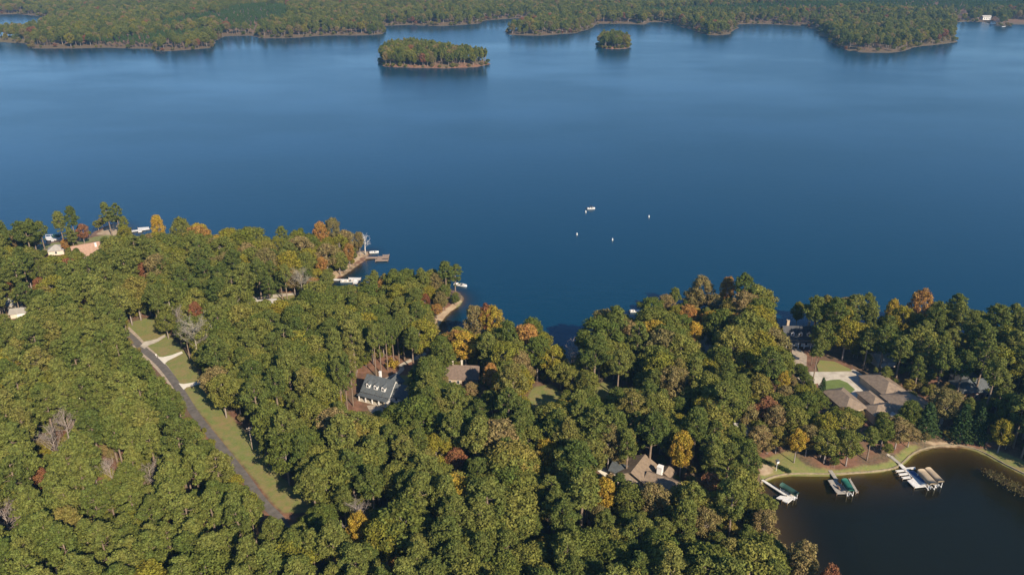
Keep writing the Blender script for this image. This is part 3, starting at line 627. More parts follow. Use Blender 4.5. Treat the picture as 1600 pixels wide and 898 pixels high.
# where each patch of woodland lies in the photograph: region test -> species weights, height range, spacing, label phrase
REG = [   # polygon of base pixels, weights, (h0, h1), spacing, phrase
 ('left', [(-300,470),(150,480),(190,515),(260,592),(345,700),(440,815),(480,880),(560,1100),(-400,1100)], dict(lightpine=.80, pine=.13, olive=.04, lime=.025, bare=.005), (19, 25), 6.0, 'the pine woods left of the narrow road'),
 ('farleft', [(-300,395),(60,395),(130,400),(260,430),(200,512),(150,480),(-300,470)], dict(pine=.62, olive=.26, lime=.06, rust=.03, tan=.03), (19, 26), 7.2, 'the woods near the left shore'),
 ('point1', [(200,372),(590,385),(515,446),(500,452),(380,455),(260,430)], dict(olive=.46, lime=.28, pine=.08, tan=.11, orange=.04, gold=.03), (19, 25), 6.2, 'the wooded first point of land'),
 ('point2', [(500,446),(730,450),(725,470),(660,560),(560,520),(400,470),(380,455)], dict(olive=.48, pine=.38, lime=.06, tan=.06, orange=.02), (16, 20), 6.0, 'the wooded second point of land'),
 ('mid', [(200,512),(260,430),(380,455),(400,470),(560,520),(660,560),(630,600),(560,640),(600,690),(500,800),(440,755)], dict(pine=.44, olive=.50, lime=.03, tan=.03), (19, 25), 6.2, 'the woods between the grassy verge and the grey-roofed house'),
 ('headland', [(960,500),(1245,500),(1240,560),(1180,640),(1060,620),(960,600),(900,560)], dict(olive=.52, lime=.16, tan=.11, pine=.15, gold=.03, orange=.03), (21, 28), 6.8, 'the wooded headland left of the shore house'),
 ('estate', [(1225,495),(1700,520),(1700,720),(1440,700),(1420,640),(1330,575),(1245,560)], dict(pine=.62, olive=.26, lime=.05, tan=.05, gold=.02), (19, 25), 7.5, 'the grounds right of the shore house'),
 ('cove', [(1160,640),(1430,640),(1460,690),(1400,735),(1190,760),(1130,720)], dict(olive=.58, lime=.16, tan=.12, pine=.12, gold=.02), (13, 18), 6.6, 'the bank above the cove docks'),
 ('inlet', [(640,520),(900,560),(960,600),(960,640),(780,660),(640,620)], dict(olive=.58, pine=.18, lime=.16, tan=.06, orange=.02), (20, 26), 6.8, 'the woods around the brown-roofed house'),
 ('bottom', [(-500,300),(2200,300),(2200,1300),(-500,1300)], dict(pine=.54, olive=.40, lime=.035, tan=.022, gold=.003), (18, 25), 6.2, 'the dense woods in the lower middle'),
]
REGP = [(n_, poly(P, 2.5), wts, hr, s_, ph) for n_, P, wts, hr, s_, ph in REG]
TIP = poly([(40,398),(60,378),(110,368),(150,352),(182,342),(204,360),(212,376),(172,388),(150,396),(100,402)], 1)
SPIT = poly([(970,505),(1012,496),(1014,516),(975,532)], 1)
cand = []
cell = {}
def ok_dist(x, y, dmin):
    ci, cj = int(x // 8), int(y // 8)
    for i in (-1, 0, 1):
        for j in (-1, 0, 1):
            for (a, b) in cell.get((ci + i, cj + j), ()):
                if (a - x) ** 2 + (b - y) ** 2 < dmin * dmin: return False
    return True
for x, y, r in SP_XY: cell.setdefault((int(x // 8), int(y // 8)), []).append((x, y))
NT = 45000
tx = rng.uniform(-400, 400, NT); ty = rng.uniform(135, 500, NT)
u_, v_, _d = proj(tx, ty, np.full(NT, 10.0)); keep = (u_ > -110) & (u_ < 1710) & (v_ < 985)
tx, ty = tx[keep], ty[keep]; ts = near_sd(tx, ty); keep = ts > 1.2; tx, ty, ts = tx[keep], ty[keep], ts[keep]; tz = near_h(tx, ty, ts)
trng = random.Random(11)
clear_sd = np.full(len(tx), -1e9)      # distance to mown or built-on ground
CLEAR = [poly(P, 2.5) for P in grass_px + [[(540,600),(575,585),(600,560),(640,555),(640,640),(560,650)], [(1225,505),(1275,505),(1340,570),(1420,640),(1300,640),(1230,580)]]]
for P in CLEAR: clear_sd = np.maximum(clear_sd, sdf(P, tx, ty))
for x, y, s_, z in zip(tx, ty, ts, tz):
    for n_, P, wts, hr, sp_, ph in REGP:
        if in_poly(P, x, y): break
    if in_poly(TIP, x, y) or in_poly(SPIT, x, y): continue
    if not ok_dist(x, y, sp_ * trng.uniform(.72, 1.05)): continue
    k = trng.choices(list(wts), list(wts.values()))[0]
    if s_ < 8 and n_ in ('bottom', 'cove', 'headland', 'inlet') and trng.random() < .5: k = trng.choice(['olive', 'tan', 'lime', 'olive'])
    h = trng.uniform(*hr) * (.86 if 'pine' not in k else 1.0) * (.86 + .14 * min(1, s_ / 14)) * 1.08 * trng.choice([1, 1, 1, .85, .7]); wd = trng.uniform(.95, 1.28) * (1.08 if 'pine' in k else 1.1)
    H = LIB[k][0][2]; rad = h / H * wd * (4.0 if 'pine' in k else 4.6); c0 = .48 if 'pine' in k else .28
    bad = False
    for k2 in (1, .78, .62, .48, .36):
        bad = hides(x, y, z, h * k2, rad * (k2 + .1 if k2 < 1 else 1), c0)
        if not bad or h * k2 < 5: break
    if bad or shades(x, y, z, h * k2, rad * k2): continue
    if k2 < 1: wd *= 1.12
    h *= k2
    cell.setdefault((int(x // 8), int(y // 8)), []).append((x, y))
    cand.append((k, float(x), float(y), float(z), h, wd, trng.uniform(0, 6.28), n_, ph))
def size_in_view(c):
    u, v, d = proj(c[1], c[2], c[3] + c[4] * .7)
    inside = -10 < u < 1610 and -10 < v < 905
    return (1 if inside else 0) * c[4] / float(d)
KINDW = dict(plantation='young pine', lightpine='light green pine', pine='green pine', olive='olive-green hardwood', lime='yellow-green hardwood', gold='golden autumn tree', orange='orange autumn tree', rust='russet autumn tree', tan='tan-brown autumn tree', bare='grey leafless tree')
fam = lambda k: 'pine' if 'pine' in k else ('olive' if k in ('olive', 'lime') else 'autumn')
single, rest = [], []
for f_ in ('pine', 'olive', 'autumn'):
    L = sorted([c for c in cand if fam(c[0]) == f_], key=size_in_view, reverse=True)
    lim = 300 - (26 if f_ == 'pine' else 45 if f_ == 'autumn' else 10)
    single += [c for c in L[:lim] if size_in_view(c) > 0]; rest += [c for c in L[:lim] if size_in_view(c) <= 0] + L[lim:]
LANDM = [((590,612),'the grey-roofed house'), ((728,588),'the brown-roofed house'), ((1005,745),'the white-chimney house'), ((394,700),'the utility pole'), ((1309,605),'the oval lawn'), ((1300,742),'the middle cove dock'), ((1375,740),'the largest cove dock'), ((1205,755),'the left cove dock'),
 ((1515,608),'the slate-roofed house'), ((850,618),'the small bare lawn'), ((1246,530),'the shore house'), ((265,562),'the middle driveway'), ((300,600),'the lowest driveway'), ((440,780),'the lower end of the verge'), ((720,465),'the little beach'), ((568,400),'the brown dock')]
LM = [(G(u, v), n_) for (u, v), n_ in LANDM]
def tree_label(c):
    k, x, y, z, h, wd, rz, n_, ph = c
    best = min(LM, key=lambda q: (q[0].x - x) ** 2 + (q[0].y - y) ** 2); dx, dy = x - best[0].x, y - best[0].y; d = math.hypot(dx, dy)
    size = 'short ' if h < 11 else ('' if 'pine' not in k else 'tall '); u, v, _ = proj1(x, y, z + h * .7)
    if d < 26:
        side = ('right of' if dx > 0 else 'left of') if abs(dx) > abs(dy) else ('behind' if dy > 0 else 'in front of')
        return f'{size}{KINDW[k]} close {side} {best[1]}', f'{best[1]}, {side}'
    if n_ in ('left', 'bottom', 'mid'):
        rd = min((p.x - x) ** 2 + (p.y - y) ** 2 for p in road_line) ** .5
        if n_ == 'left' and rd < 13: ph = 'the front row along the left side of the road'
        elif v > 845: ph = 'the lower left corner' if u < 300 else ('the bottom edge left of centre' if u < 760 else 'the bottom edge right of centre')
        elif n_ == 'left': ph = ('the left edge of the picture' if u < 90 else 'the pine woods beside the two leafless trees' if u < 200 and v < 740 else 'the lower pine woods left of the road')
        elif n_ == 'bottom': ph = ('the woods right of the verge end' if u < 640 else 'the woods below the grey-roofed house' if u < 850 and v < 760 else 'the woods left of the cove' if u > 1060 else 'the woods below the white-chimney house')
        else: ph = 'the wood edge along the grassy verge' if rd < 34 else 'the woods left of the grey-roofed house'
    return f'{size}{KINDW[k]} {"at" if "edge" in ph and "wood edge" not in ph else "in"} {ph}', ph
for c in single:
    lab, grp = tree_label(c); place_tree(c[0], c[1], c[2], c[3], c[4], c[5], c[6], lab, grp + ' (' + KINDW[c[0]] + ')')

# the remaining trees of each kind: one stand each, spread with geometry nodes from the same tree shapes
SRC = {}
for i_, (u, v) in enumerate(((395, 30), (410, 32), (425, 29))):
    q_ = plane(u, v, 8.0); zz = float(far_h(np.array([q_[0]]), np.array([q_[1]]))[0])
    place_tree('plantation', q_[0], q_[1], zz, 13, 1.2, i_, 'young pine in the smooth far plantation', 'young pines in the far plantation', i_)
def source(kind):
    """objects whose geometry is instanced: the parts of trees already standing"""
    if kind not in SRC:
        found = {}
        for o in col.objects:
            if o.type == 'MESH' and o.parent and o.data.name in {t.name for t, c, H in LIB[kind]} | {c.name for t, c, H in LIB[kind]}: found.setdefault(o.data.name, o)
        SRC[kind] = [(found[t.name], found[c.name]) for t, c, H in LIB[kind] if t.name in found and c.name in found]
    return SRC[kind]
def stand(name, kind, pts, label, cat='trees'):
    if not pts: return
    A = np.array(pts); n = len(A)          # x y z h wide rz
    me = bpy.data.meshes.new(name); me.vertices.add(n); me.vertices.foreach_set('co', A[:, :3].astype(np.float32).ravel())
    H = LIB[kind][0][2]; s = A[:, 3] / H
    a = me.attributes.new('tree_scale', 'FLOAT_VECTOR', 'POINT'); a.data.foreach_set('vector', np.stack([s * A[:, 4], s * A[:, 4], s], 1).astype(np.float32).ravel())
    a = me.attributes.new('tree_turn', 'FLOAT_VECTOR', 'POINT'); a.data.foreach_set('vector', np.stack([0 * s, 0 * s, A[:, 5]], 1).astype(np.float32).ravel())
    src = source(kind); a = me.attributes.new('tree_pick', 'INT', 'POINT'); a.data.foreach_set('value', rng.integers(0, len(src), n).astype(np.int32))
    me.update(); o = link(name, me); tag(o, label, cat, None, 'stuff')
    ng = bpy.data.node_groups.new(name + '_spread', 'GeometryNodeTree'); ng.interface.new_socket('Geometry', in_out='INPUT', socket_type='NodeSocketGeometry'); ng.interface.new_socket('Geometry', in_out='OUTPUT', socket_type='NodeSocketGeometry')
    N, Lk = ng.nodes, ng.links; gi = N.new('NodeGroupInput'); go = N.new('NodeGroupOutput'); iop = N.new('GeometryNodeInstanceOnPoints'); J = N.new('GeometryNodeJoinGeometry')
    for t, c in src:
        j = N.new('GeometryNodeJoinGeometry')
        for ob in (t, c):
            q = N.new('GeometryNodeObjectInfo'); q.inputs['Object'].default_value = ob; q.transform_space = 'ORIGINAL'; Lk.new(q.outputs['Geometry'], j.inputs[0])
        gi2 = N.new('GeometryNodeGeometryToInstance'); Lk.new(j.outputs[0], gi2.inputs[0]); Lk.new(gi2.outputs[0], J.inputs[0])
    def na(nm, ty):
        q = N.new('GeometryNodeInputNamedAttribute'); q.data_type = ty; q.inputs['Name'].default_value = nm; return q.outputs['Attribute']
    Lk.new(gi.outputs[0], iop.inputs['Points']); Lk.new(J.outputs[0], iop.inputs['Instance']); iop.inputs['Pick Instance'].default_value = True
    Lk.new(na('tree_pick', 'INT'), iop.inputs['Instance Index']); Lk.new(na('tree_turn', 'FLOAT_VECTOR'), iop.inputs['Rotation']); Lk.new(na('tree_scale', 'FLOAT_VECTOR'), iop.inputs['Scale'])
    Lk.new(iop.outputs[0], go.inputs[0]); md = o.modifiers.new('spread', 'NODES'); md.node_group = ng
    return o
for k in ('pine', 'lightpine', 'olive', 'lime', 'gold', 'orange', 'rust', 'tan', 'bare'):
    stand({'pine': 'pine_wood', 'lightpine': 'light_pine_wood', 'olive': 'hardwood_wood', 'lime': 'light_hardwood_wood', 'bare': 'bare_wood'}.get(k, 'autumn_wood'), k, [(c[1], c[2], c[3], c[4], c[5], c[6]) for c in rest if c[0] == k],
          {'pine': 'mass of smaller green pines filling the near woods', 'lightpine': 'mass of smaller light green pines left of the road', 'olive': 'mass of olive-green hardwoods filling the near woods', 'lime': 'scattered yellow-green hardwoods in the near woods'}.get(k, f'scattered {KINDW[k]}s in the near woods'))
# low saplings and brush that fill the gaps between the trunks
ug = {'olive': [], 'lime': [], 'tan': []}
for i in rng.permutation(len(tx))[:9000]:
    x, y, z, s_ = float(tx[i]), float(ty[i]), float(tz[i]), ts[i]
    if len(cell) and not ok_dist(x, y, 2.2): continue
    if clear_sd[i] > -1.0: continue
    if not ok_dist(x, y, 4.5) or trng.random() < .35:
        h = trng.uniform(2.5, 7.5)
        if hides(x, y, z, h, h * .3, .1): continue
        ug[trng.choices(['olive', 'lime', 'tan'], [.7, .12, .18])[0]].append((x, y, z, h, trng.uniform(1.1, 1.6), trng.uniform(0, 6.28)))
for k in ug: stand('undergrowth', k, ug[k], {'olive': 'green saplings and brush between the trunks', 'lime': 'yellow-green brush between the trunks', 'tan': 'brown brush between the trunks'}[k], 'undergrowth')
# far shore woods and islands
far_pts = {k: [] for k in ('plantation', 'lightpine', 'pine', 'olive', 'lime', 'tan', 'rust')}
NF = 150000
qx = rng.uniform(-2000, 2000, NF); qy = rng.uniform(1290, 3500, NF) 
qu, qv, qd = proj(qx, qy, np.full(NF, 12.0)); k_ = (qu > -80) & (qu < 1680) & (qv > -45); qx, qy, qu, qv = qx[k_], qy[k_], qu[k_], qv[k_]
fs = far_sd(qx, qy); k_ = fs > 1; qx, qy, fs, qu, qv = qx[k_], qy[k_], fs[k_], qu[k_], qv[k_]; qz = far_h(qx, qy, fs)
fcell = {}; nfar = 0
FIELD = [poly([(1486,34),(1514,33),(1514,27),(1488,26)]), poly([(1570,41),(1700,43),(1700,35),(1578,33)]), poly([(1530,36),(1562,42),(1556,34),(1532,30)]), poly([(1190,3),(1240,3),(1240,-2),(1190,-2)])]
PLANT = [poly([(140,66),(215,60),(320,48),(335,54),(240,68)],8), poly([(330,36),(380,16),(450,14),(452,34),(390,48),(345,46)],8), poly([(1290,14),(1600,8),(1600,24),(1500,26),(1290,30)]), poly([(1000,24),(1300,20),(1300,32),(1000,30)]), poly([(270,55),(340,44),(335,36),(240,48)])]
in_pl = np.zeros(len(qx), bool); in_fd = np.zeros(len(qx), bool)
for P in PLANT: in_pl |= sdf(P, qx, qy) > 0
for P in FIELD: in_fd |= sdf(P, qx, qy) > 0
for x, y, z, s_, pl, fd in zip(qx.tolist(), qy.tolist(), qz.tolist(), fs.tolist(), in_pl.tolist(), in_fd.tolist()):
    if fd: continue
    edge = s_ < 11
    sp_ = 5.6 if pl else (5.2 if edge else 7.4)
    ci, cj = int(x // 7), int(y // 7); dm = (sp_ * trng.uniform(.75, 1.0)) ** 2; bad = False
    for i in (-1, 0, 1):
        for j in (-1, 0, 1):
            for (a, b) in fcell.get((ci + i, cj + j), ()):
                if (a - x) ** 2 + (b - y) ** 2 < dm: bad = True; break
    if bad: continue
    fcell.setdefault((ci, cj), []).append((x, y))
    mixv = math.sin(x * .011 + 2) * math.cos(y * .013 + 1) + trng.uniform(-.8, .8)
    if pl: k = 'plantation'; h = trng.uniform(12.5, 13.5)
    elif s_ < 4.5: k = trng.choices(['olive', 'lime', 'tan', 'rust'], [.5, .12, .3, .08])[0]; h = trng.uniform(4, 9)
    elif edge and trng.random() < .6: k = trng.choices(['olive', 'lime', 'tan', 'rust'], [.55, .15, .25, .05])[0]; h = trng.uniform(6, 15)
    else:
        k = trng.choices(['lightpine', 'pine', 'olive', 'lime', 'tan', 'rust'], [.34, .18, .36, .05, .06, .01] if mixv > -.1 else [.16, .08, .46, .13, .15, .02])[0]; h = trng.uniform(15, 25) * (1 if 'pine' in k else .88)
    if h < 9: z = max(z, 0) - .2 * h
    far_pts[k].append((x, y, z, h, trng.uniform(1.0, 1.35) * (1.45 if h < 9 else 1), trng.uniform(0, 6.28)))
for P, hf, dm0 in ((ISLE, isle_h, 5.6), (ISLET, islet_h, 4.6)):
    A = np.array(P); a0, a1 = A.min(0), A.max(0); got = []
    for _ in range(6000):
        x, y = trng.uniform(a0[0], a1[0]), trng.uniform(a0[1], a1[1])
        if not in_poly(P, x, y) or sdf(P, [x], [y])[0] < .4: continue
        if any((a - x) ** 2 + (b - y) ** 2 < dm0 * dm0 for a, b in got): continue
        got.append((x, y)); sdi = sdf(P, [x], [y])[0]
        if sdi < 3.5:
            far_pts[trng.choice(['olive', 'tan', 'lime'])].append((x, y, -1.0, trng.uniform(4, 8), 1.7, trng.uniform(0, 6.28)))
            if trng.random() < .5: continue
        k = trng.choices(['lightpine', 'olive', 'lime', 'tan', 'rust'], [.38, .36, .13, .11, .02])[0]
        far_pts[k].append((x, y, float(hf(np.array([x]), np.array([y]))[0]), trng.uniform(16, 22) * (.9 if 'pine' not in k else 1), trng.uniform(.9, 1.15), trng.uniform(0, 6.28)))
for k in far_pts:
    stand({'plantation': 'pine_plantation', 'pine': 'far_pine_wood', 'lightpine': 'far_light_pine_wood', 'olive': 'far_hardwood_wood', 'lime': 'far_light_hardwood_wood'}.get(k, 'far_autumn_wood'), k, far_pts[k], {'plantation': 'smooth green pine plantation on the far shore', 'lightpine': 'distant light green pines on the far shore and islands', 'pine': 'distant pines covering the far shore and the islands', 'olive': 'distant olive-green hardwoods on the far shore and islands', 'lime': 'distant yellow-green hardwoods on the far shore'}.get(k, f'distant {KINDW[k]}s on the far shore and islands'))
print('TREES near', len(cand), 'single', len(single), 'far', sum(map(len, far_pts.values())))

# ------------------------------------------------------------------ houses
def pent(x0, x1, y0, y1, z0, z1, rise, axis):
    """wall block with its gable ends"""
    if axis == 'x':
        s = [(y0, z0), (y1, z0), (y1, z1), ((y0 + y1) / 2, z1 + rise), (y0, z1)]; v = [(x0, a, b) for a, b in s] + [(x1, a, b) for a, b in s]
        return v, [(4, 3, 2, 1, 0), (5, 6, 7, 8, 9)] + [(i, (i + 1) % 5, 5 + (i + 1) % 5, 5 + i) for i in range(5)]
    s = [(x0, z0), (x1, z0), (x1, z1), ((x0 + x1) / 2, z1 + rise), (x0, z1)]; v = [(a, y0, b) for a, b in s] + [(a, y1, b) for a, b in s]
    return v, [(0, 1, 2, 3, 4), (9, 8, 7, 6, 5)] + [(5 + i, 5 + (i + 1) % 5, (i + 1) % 5, i) for i in range(5)]
def chevron(x0, x1, y0, y1, z1, rise, axis, o=.6, t=.25):
    a0, a1 = (y0, y1) if axis == 'x' else (x0, x1); m_ = (a0 + a1) / 2; sl = rise / (m_ - a0); g = .03
    s = [(a0 - o, z1 - sl * o + g), (m_, z1 + rise + g), (a1 + o, z1 - sl * o + g), (a1 + o, z1 - sl * o + t + g), (m_, z1 + rise + t + g), (a0 - o, z1 - sl * o + t + g)]
    b0, b1 = (x0 - o, x1 + o) if axis == 'x' else (y0 - o, y1 + o)
    P = (lambda b, q: (b, q[0], q[1])) if axis == 'x' else (lambda b, q: (q[0], b, q[1]))
    v = [P(b0, q) for q in s] + [P(b1, q) for q in s]
    return v, [(0, 1, 4, 5), (1, 2, 3, 4), (6, 11, 10, 7), (7, 10, 9, 8)] + [(i, (i + 1) % 6, 6 + (i + 1) % 6, 6 + i) for i in range(6)]
def hiproof(x0, x1, y0, y1, z, rise, o=.6):
    x0 -= o; x1 += o; y0 -= o; y1 += o; w_, d_ = x1 - x0, y1 - y0; mx, my = (x0 + x1) / 2, (y0 + y1) / 2
    if w_ >= d_: r = [(x0 + d_ / 2, my), (x1 - d_ / 2, my)]; tops = [(0, 1, 5, 4), (1, 2, 5), (2, 3, 4, 5), (3, 0, 4)]
    else: r = [(mx, y0 + w_ / 2), (mx, y1 - w_ / 2)]; tops = [(0, 1, 4), (1, 2, 5, 4), (2, 3, 5), (3, 0, 4, 5)]
    e = .2; v = [(x0, y0, z + e), (x1, y0, z + e), (x1, y1, z + e), (x0, y1, z + e)] + [(a, b, z + e + rise) for a, b in r] + [(x0, y0, z + .02), (x1, y0, z + .02), (x1, y1, z + .02), (x0, y1, z + .02)]
    return v, tops + [(6, 9, 8, 7), (6, 7, 1, 0), (7, 8, 2, 1), (8, 9, 3, 2), (9, 6, 0, 3)]
def window(parent, x, y, z, face, w_=1.0, h=1.4, frame='white'):
    a, b = w_ / 2, h / 2; q = .07
    if face in '+-' or face in ('S', 'N'):
        s = -1 if face == 'S' else 1; y0, y1 = sorted((y - s * .03, y + s * .08)); f = box(parent, 'window', frame, x - a - q, x + a + q, y0, y1, z - b - q, z + b + q)
        y0, y1 = sorted((y + s * .06, y + s * .11)); box(f, 'pane', 'glass', x - a, x + a, y0, y1, z - b, z + b)
    else:
        s = -1 if face == 'W' else 1; x0, x1 = sorted((x - s * .03, x + s * .08)); f = box(parent, 'window', frame, x0, x1, y - a - q, y + a + q, z - b - q, z + b + q)
        x0, x1 = sorted((x + s * .06, x + s * .11)); box(f, 'pane', 'glass', x0, x1, y - a, y + a, z - b, z + b)
def door(parent, x, y, face='S', w_=1.1, h=2.2, m='door'):
    s = -1 if face == 'S' else 1; y0, y1 = sorted((y - s * .03, y + s * .09)); d = box(parent, 'door', m, x - w_ / 2, x + w_ / 2, y0, y1, .35, .35 + h)
    y0, y1 = sorted((y + s * .09, y + s * .15)); box(d, 'handle', 'metal', x + w_ * .3, x + w_ * .38, y0, y1, 1.35, 1.5)
def gable(parent, x0, x1, y0, y1, z1, rise, axis, wall, roof, z0=-1.5, o=.6):
    link('wall', mesh('wall', *pent(x0, x1, y0, y1, z0, z1, rise, axis)), wall, parent)
    return link('roof', mesh('roof', *chevron(x0, x1, y0, y1, z1, rise, axis, o)), roof, parent)
def hip(parent, x0, x1, y0, y1, z1, rise, wall, roof, z0=-1.5, o=.6):
    box(parent, 'wall', wall, x0, x1, y0, y1, z0, z1); return link('roof', mesh('roof', *hiproof(x0, x1, y0, y1, z1, rise, o)), roof, parent)
def chimney(roof, x, y, z0, z1, m, w_=.9):
    c = box(roof, 'chimney', m, x - w_ / 2, x + w_ / 2, y - w_ / 2, y + w_ / 2, z0, z1); box(c, 'chimney_cap', m, x - w_ / 2 - .1, x + w_ / 2 + .1, y - w_ / 2 - .1, y + w_ / 2 + .1, z1 - .001, z1 + .2)
def dormer(parent, x, yf, yb, z0, w_, wall, roof):
    d = link('dormer', mesh('dormer', *pent(x - w_ / 2, x + w_ / 2, yf, yb, z0 - .8, z0 + 1.3, .8, 'y')), wall, parent)
    link('dormer_roof', mesh('dormer_roof', *chevron(x - w_ / 2, x + w_ / 2, yf, yb, z0 + 1.3, .8, 'y', .22, .12)), roof, d)
    f = box(d, 'window', 'white', x - .5, x + .5, yf - .07, yf + .02, z0 - .1, z0 + 1.15); f2 = box(d, 'pane', 'glass', x - .38, x + .38, yf - .10, yf - .06, z0 + .02, z0 + 1.03)
def house(name, px, rz, label): return empty(name, G(*px), R(rz), label, 'house')

# grey-roofed house with three dormers and a front porch
h = house('house', (601, 619), -24, 'white house with grey shingle roof, three dormers and a front porch in the clearing')
r = gable(h, -7.5, 5, -4.5, 5.5, 3.6, 4.6, 'x', 'white', 'roofgrey')
link('porch_roof', mesh('porch_roof', *prism([(-8.1, -7.6), (5.6, -7.6), (5.6, -5.15), (-8.1, -5.15)], 2.75, 2.95)), 'roofgrey', h)
box(h, 'porch_floor', 'concrete', -7.9, 5.4, -7.4, -4.52, -1.2, .3)
for x in (-7.4, -4.3, -1.2, 1.9, 5.0): box(h, 'column', 'white', x - .17, x + .17, -7.3, -6.96, .3, 2.74)
for x in (-5.2, -1.6, 2.0): dormer(h, x, -3.6, -.4, 5.1, 1.7, 'white', 'roofgrey')
for x in (-6, -3.6, 1.2, 3.6): window(h, x, -4.5, 1.9, 'S')
door(h, -1.2, -4.5)
for y in (-2, 2.5): window(h, -7.5, y, 1.9, 'W')
window(h, -7.5, .5, 5.2, 'W')
gable(h, 5.1, 12.5, -2.5, 5.0, 3.2, 3.4, 'x', 'white', 'roofgrey')
for x in (7.2, 10.4): window(h, x, -2.5, 1.8, 'S')
gable(h, -2.5, 3.0, 5.6, 9.5, 3.0, 2.2, 'y', 'white', 'roofgrey'); window(h, .2, 9.5, 1.8, 'N')
chimney(r, -3.5, 3.2, 5.0, 8.9, 'white', .8)
# brown-roofed house
h = house('house', (722, 594), -4, 'house with plain brown shingle roof and two small pale chimneys beside golden trees')
r = gable(h, -6.5, 7, -4.5, 5, 3.6, 3.4, 'x', 'tanwall', 'roofbrown')
chimney(r, -4.2, 2.6, 4.5, 7.5, 'cream', .7); chimney(r, -.3, 3.0, 4.2, 7.7, 'cream', .7)
for x in (-4.5, -1, 3.2, 5.4): window(h, x, -4.5, 1.8, 'S')
door(h, 1.1, -4.5); window(h, -6.5, 0, 1.8, 'W'); window(h, 7, 0, 1.8, 'E'); box(h, 'deck', 'deckbrown', -5, 5, 5.05, 8.5, -1.0, .3)
# house with a white chimney in the lower woods
h = house('house', (1000, 749), -32, 'low house with weathered brown roof and a square white chimney in the lower woods')
r = gable(h, -6, 3.2, -5, 6, 3.4, 2.4, 'y', 'tanwall', 'rooftan')
r2 = gable(h, 3.25, 15, -4.5, 2.5, 3.0, 2.0, 'x', 'tanwall', 'rooftan'); chimney(r2, 6.2, 1.8, 3.4, 6.8, 'white', 1.7)
gable(h, 5.2, 10, 2.6, 6.4, 2.9, 1.4, 'y', 'tanwall', 'rooftan')
for x in (-4, -1.4, 1.2): window(h, x, -5, 1.8, 'S')
for x in (5, 8.5, 13): window(h, x, -4.5, 1.7, 'S')
door(h, 11, -4.5); window(h, -6, 0, 1.8, 'W')
gg = empty('garage', G(973, 742), R(-32), 'small dark-walled outbuilding with grey-brown roof beside the white-chimney house', 'garage'); gable(gg, -3.5, 3.5, -3, 3, 2.8, 1.5, 'x', 'tanwall', 'roofgrey'); box(gg, 'garage_door', 'white', -1.8, 1.8, -3.09, -3.0, .1, 2.3)
# salmon-roofed house by the left shore
h = house('house', (139, 402), 33, 'house with broad salmon-pink roof and white gable by the left shore')
r = gable(h, -7.5, 8, -6.5, 5.5, 3.3, 5.0, 'x', 'white', 'roofred')
window(h, -7.5, -3, 1.9, 'W', 1.4); window(h, -7.5, 2.4, 1.9, 'W', 1.4); window(h, -7.5, 0, 5.0, 'W', 1.6)
for x in (-4, 0, 4): window(h, x, -6.5, 1.8, 'S')
door(h, 2, -6.5); chimney(r, 4.6, -2.4, 5.5, 8.6, 'white', 1.0)
h = empty('outbuilding', G(90, 396), R(20), 'small grey hip-roofed outbuilding left of the salmon-roofed house', 'shed'); hip(h, -4, 4, -3.5, 3.5, 3.0, 2.4, 'cream', 'rooflight'); window(h, 0, -3.5, 1.8, 'S'); window(h, -4, 0, 1.8, 'W')
# shore house with white columns
h = house('house', (1248, 537), -2, 'shore house with charcoal roof, white dormers and white porch columns')
r = gable(h, -7.5, 6.5, -3, 6, 4.2, 4.0, 'x', 'white', 'roofdark')
for x in (-4.2, -.6, 3.0): dormer(h, x, -2.2, .6, 5.4, 1.6, 'white', 'roofdark')
chimney(r, -5.2, 3.5, 5.5, 10.2, 'tanwall', 1.1); chimney(r, 4.6, 3.8, 5.5, 9.6, 'tanwall', .9)
box(h, 'porch_roof', 'roofdark', -7.9, 6.9, -5.6, -3.65, 3.3, 3.5)
for x in (-7.4, -4.7, -2.0, .7, 3.6, 6.3): box(h, 'column', 'white', x - .18, x + .18, -5.4, -5.04, -1, 3.29)
for x in (-6, -3.4, 2.1, 5.0): window(h, x, -3, 2.0, 'S', 1.2, 1.7)
door(h, -.6, -3)
gable(h, -12.5, -7.55, -1.5, 5, 3.2, 2.6, 'x', 'white', 'roofdark'); window(h, -10, -1.5, 1.8, 'S')
# long brown-roofed house round a court
h = house('house', (1362, 636), 14, 'long low house of several brown hip roofs around a pale court below the oval lawn')
h.scale = (1.12, 1.12, 1.12); hip(h, -14, -6, -4, 9, 3.2, 2.3, 'tanwall', 'rooftan'); hip(h, 5.5, 14.5, 1, 15, 3.3, 2.4, 'tanwall', 'rooftan')
hip(h, 4.0, 16, -11, .95, 3.6, 2.8, 'tanwall', 'rooftan'); hip(h, -5.9, 3.9, -9, -3.0, 3.0, 1.9, 'tanwall', 'rooftan'); hip(h, -2.2, 2.4, -2.9, 5.5, 2.9, 1.6, 'tanwall', 'rooftan')
for y in (-1, 3, 7): window(h, -14, y, 1.8, 'W'); window(h, 14.5, y + 3, 1.8, 'E')
for x in (-4, -1, 2): window(h, x, -9, 1.7, 'S')
for x in (6, 10, 14): window(h, x, -11, 1.9, 'S')
door(h, 12, -11); box(h, 'garage_door', 'white', 7.4, 12.4, 15.0, 15.08, .1, 2.5); box(h, 'garage_door', 'white', -12.6, -8, 9.0, 9.08, .1, 2.5)
boxes(h, 'terrace_wall', 'concrete', [(17.2, 18.0, -14, 14, -2, .7)])
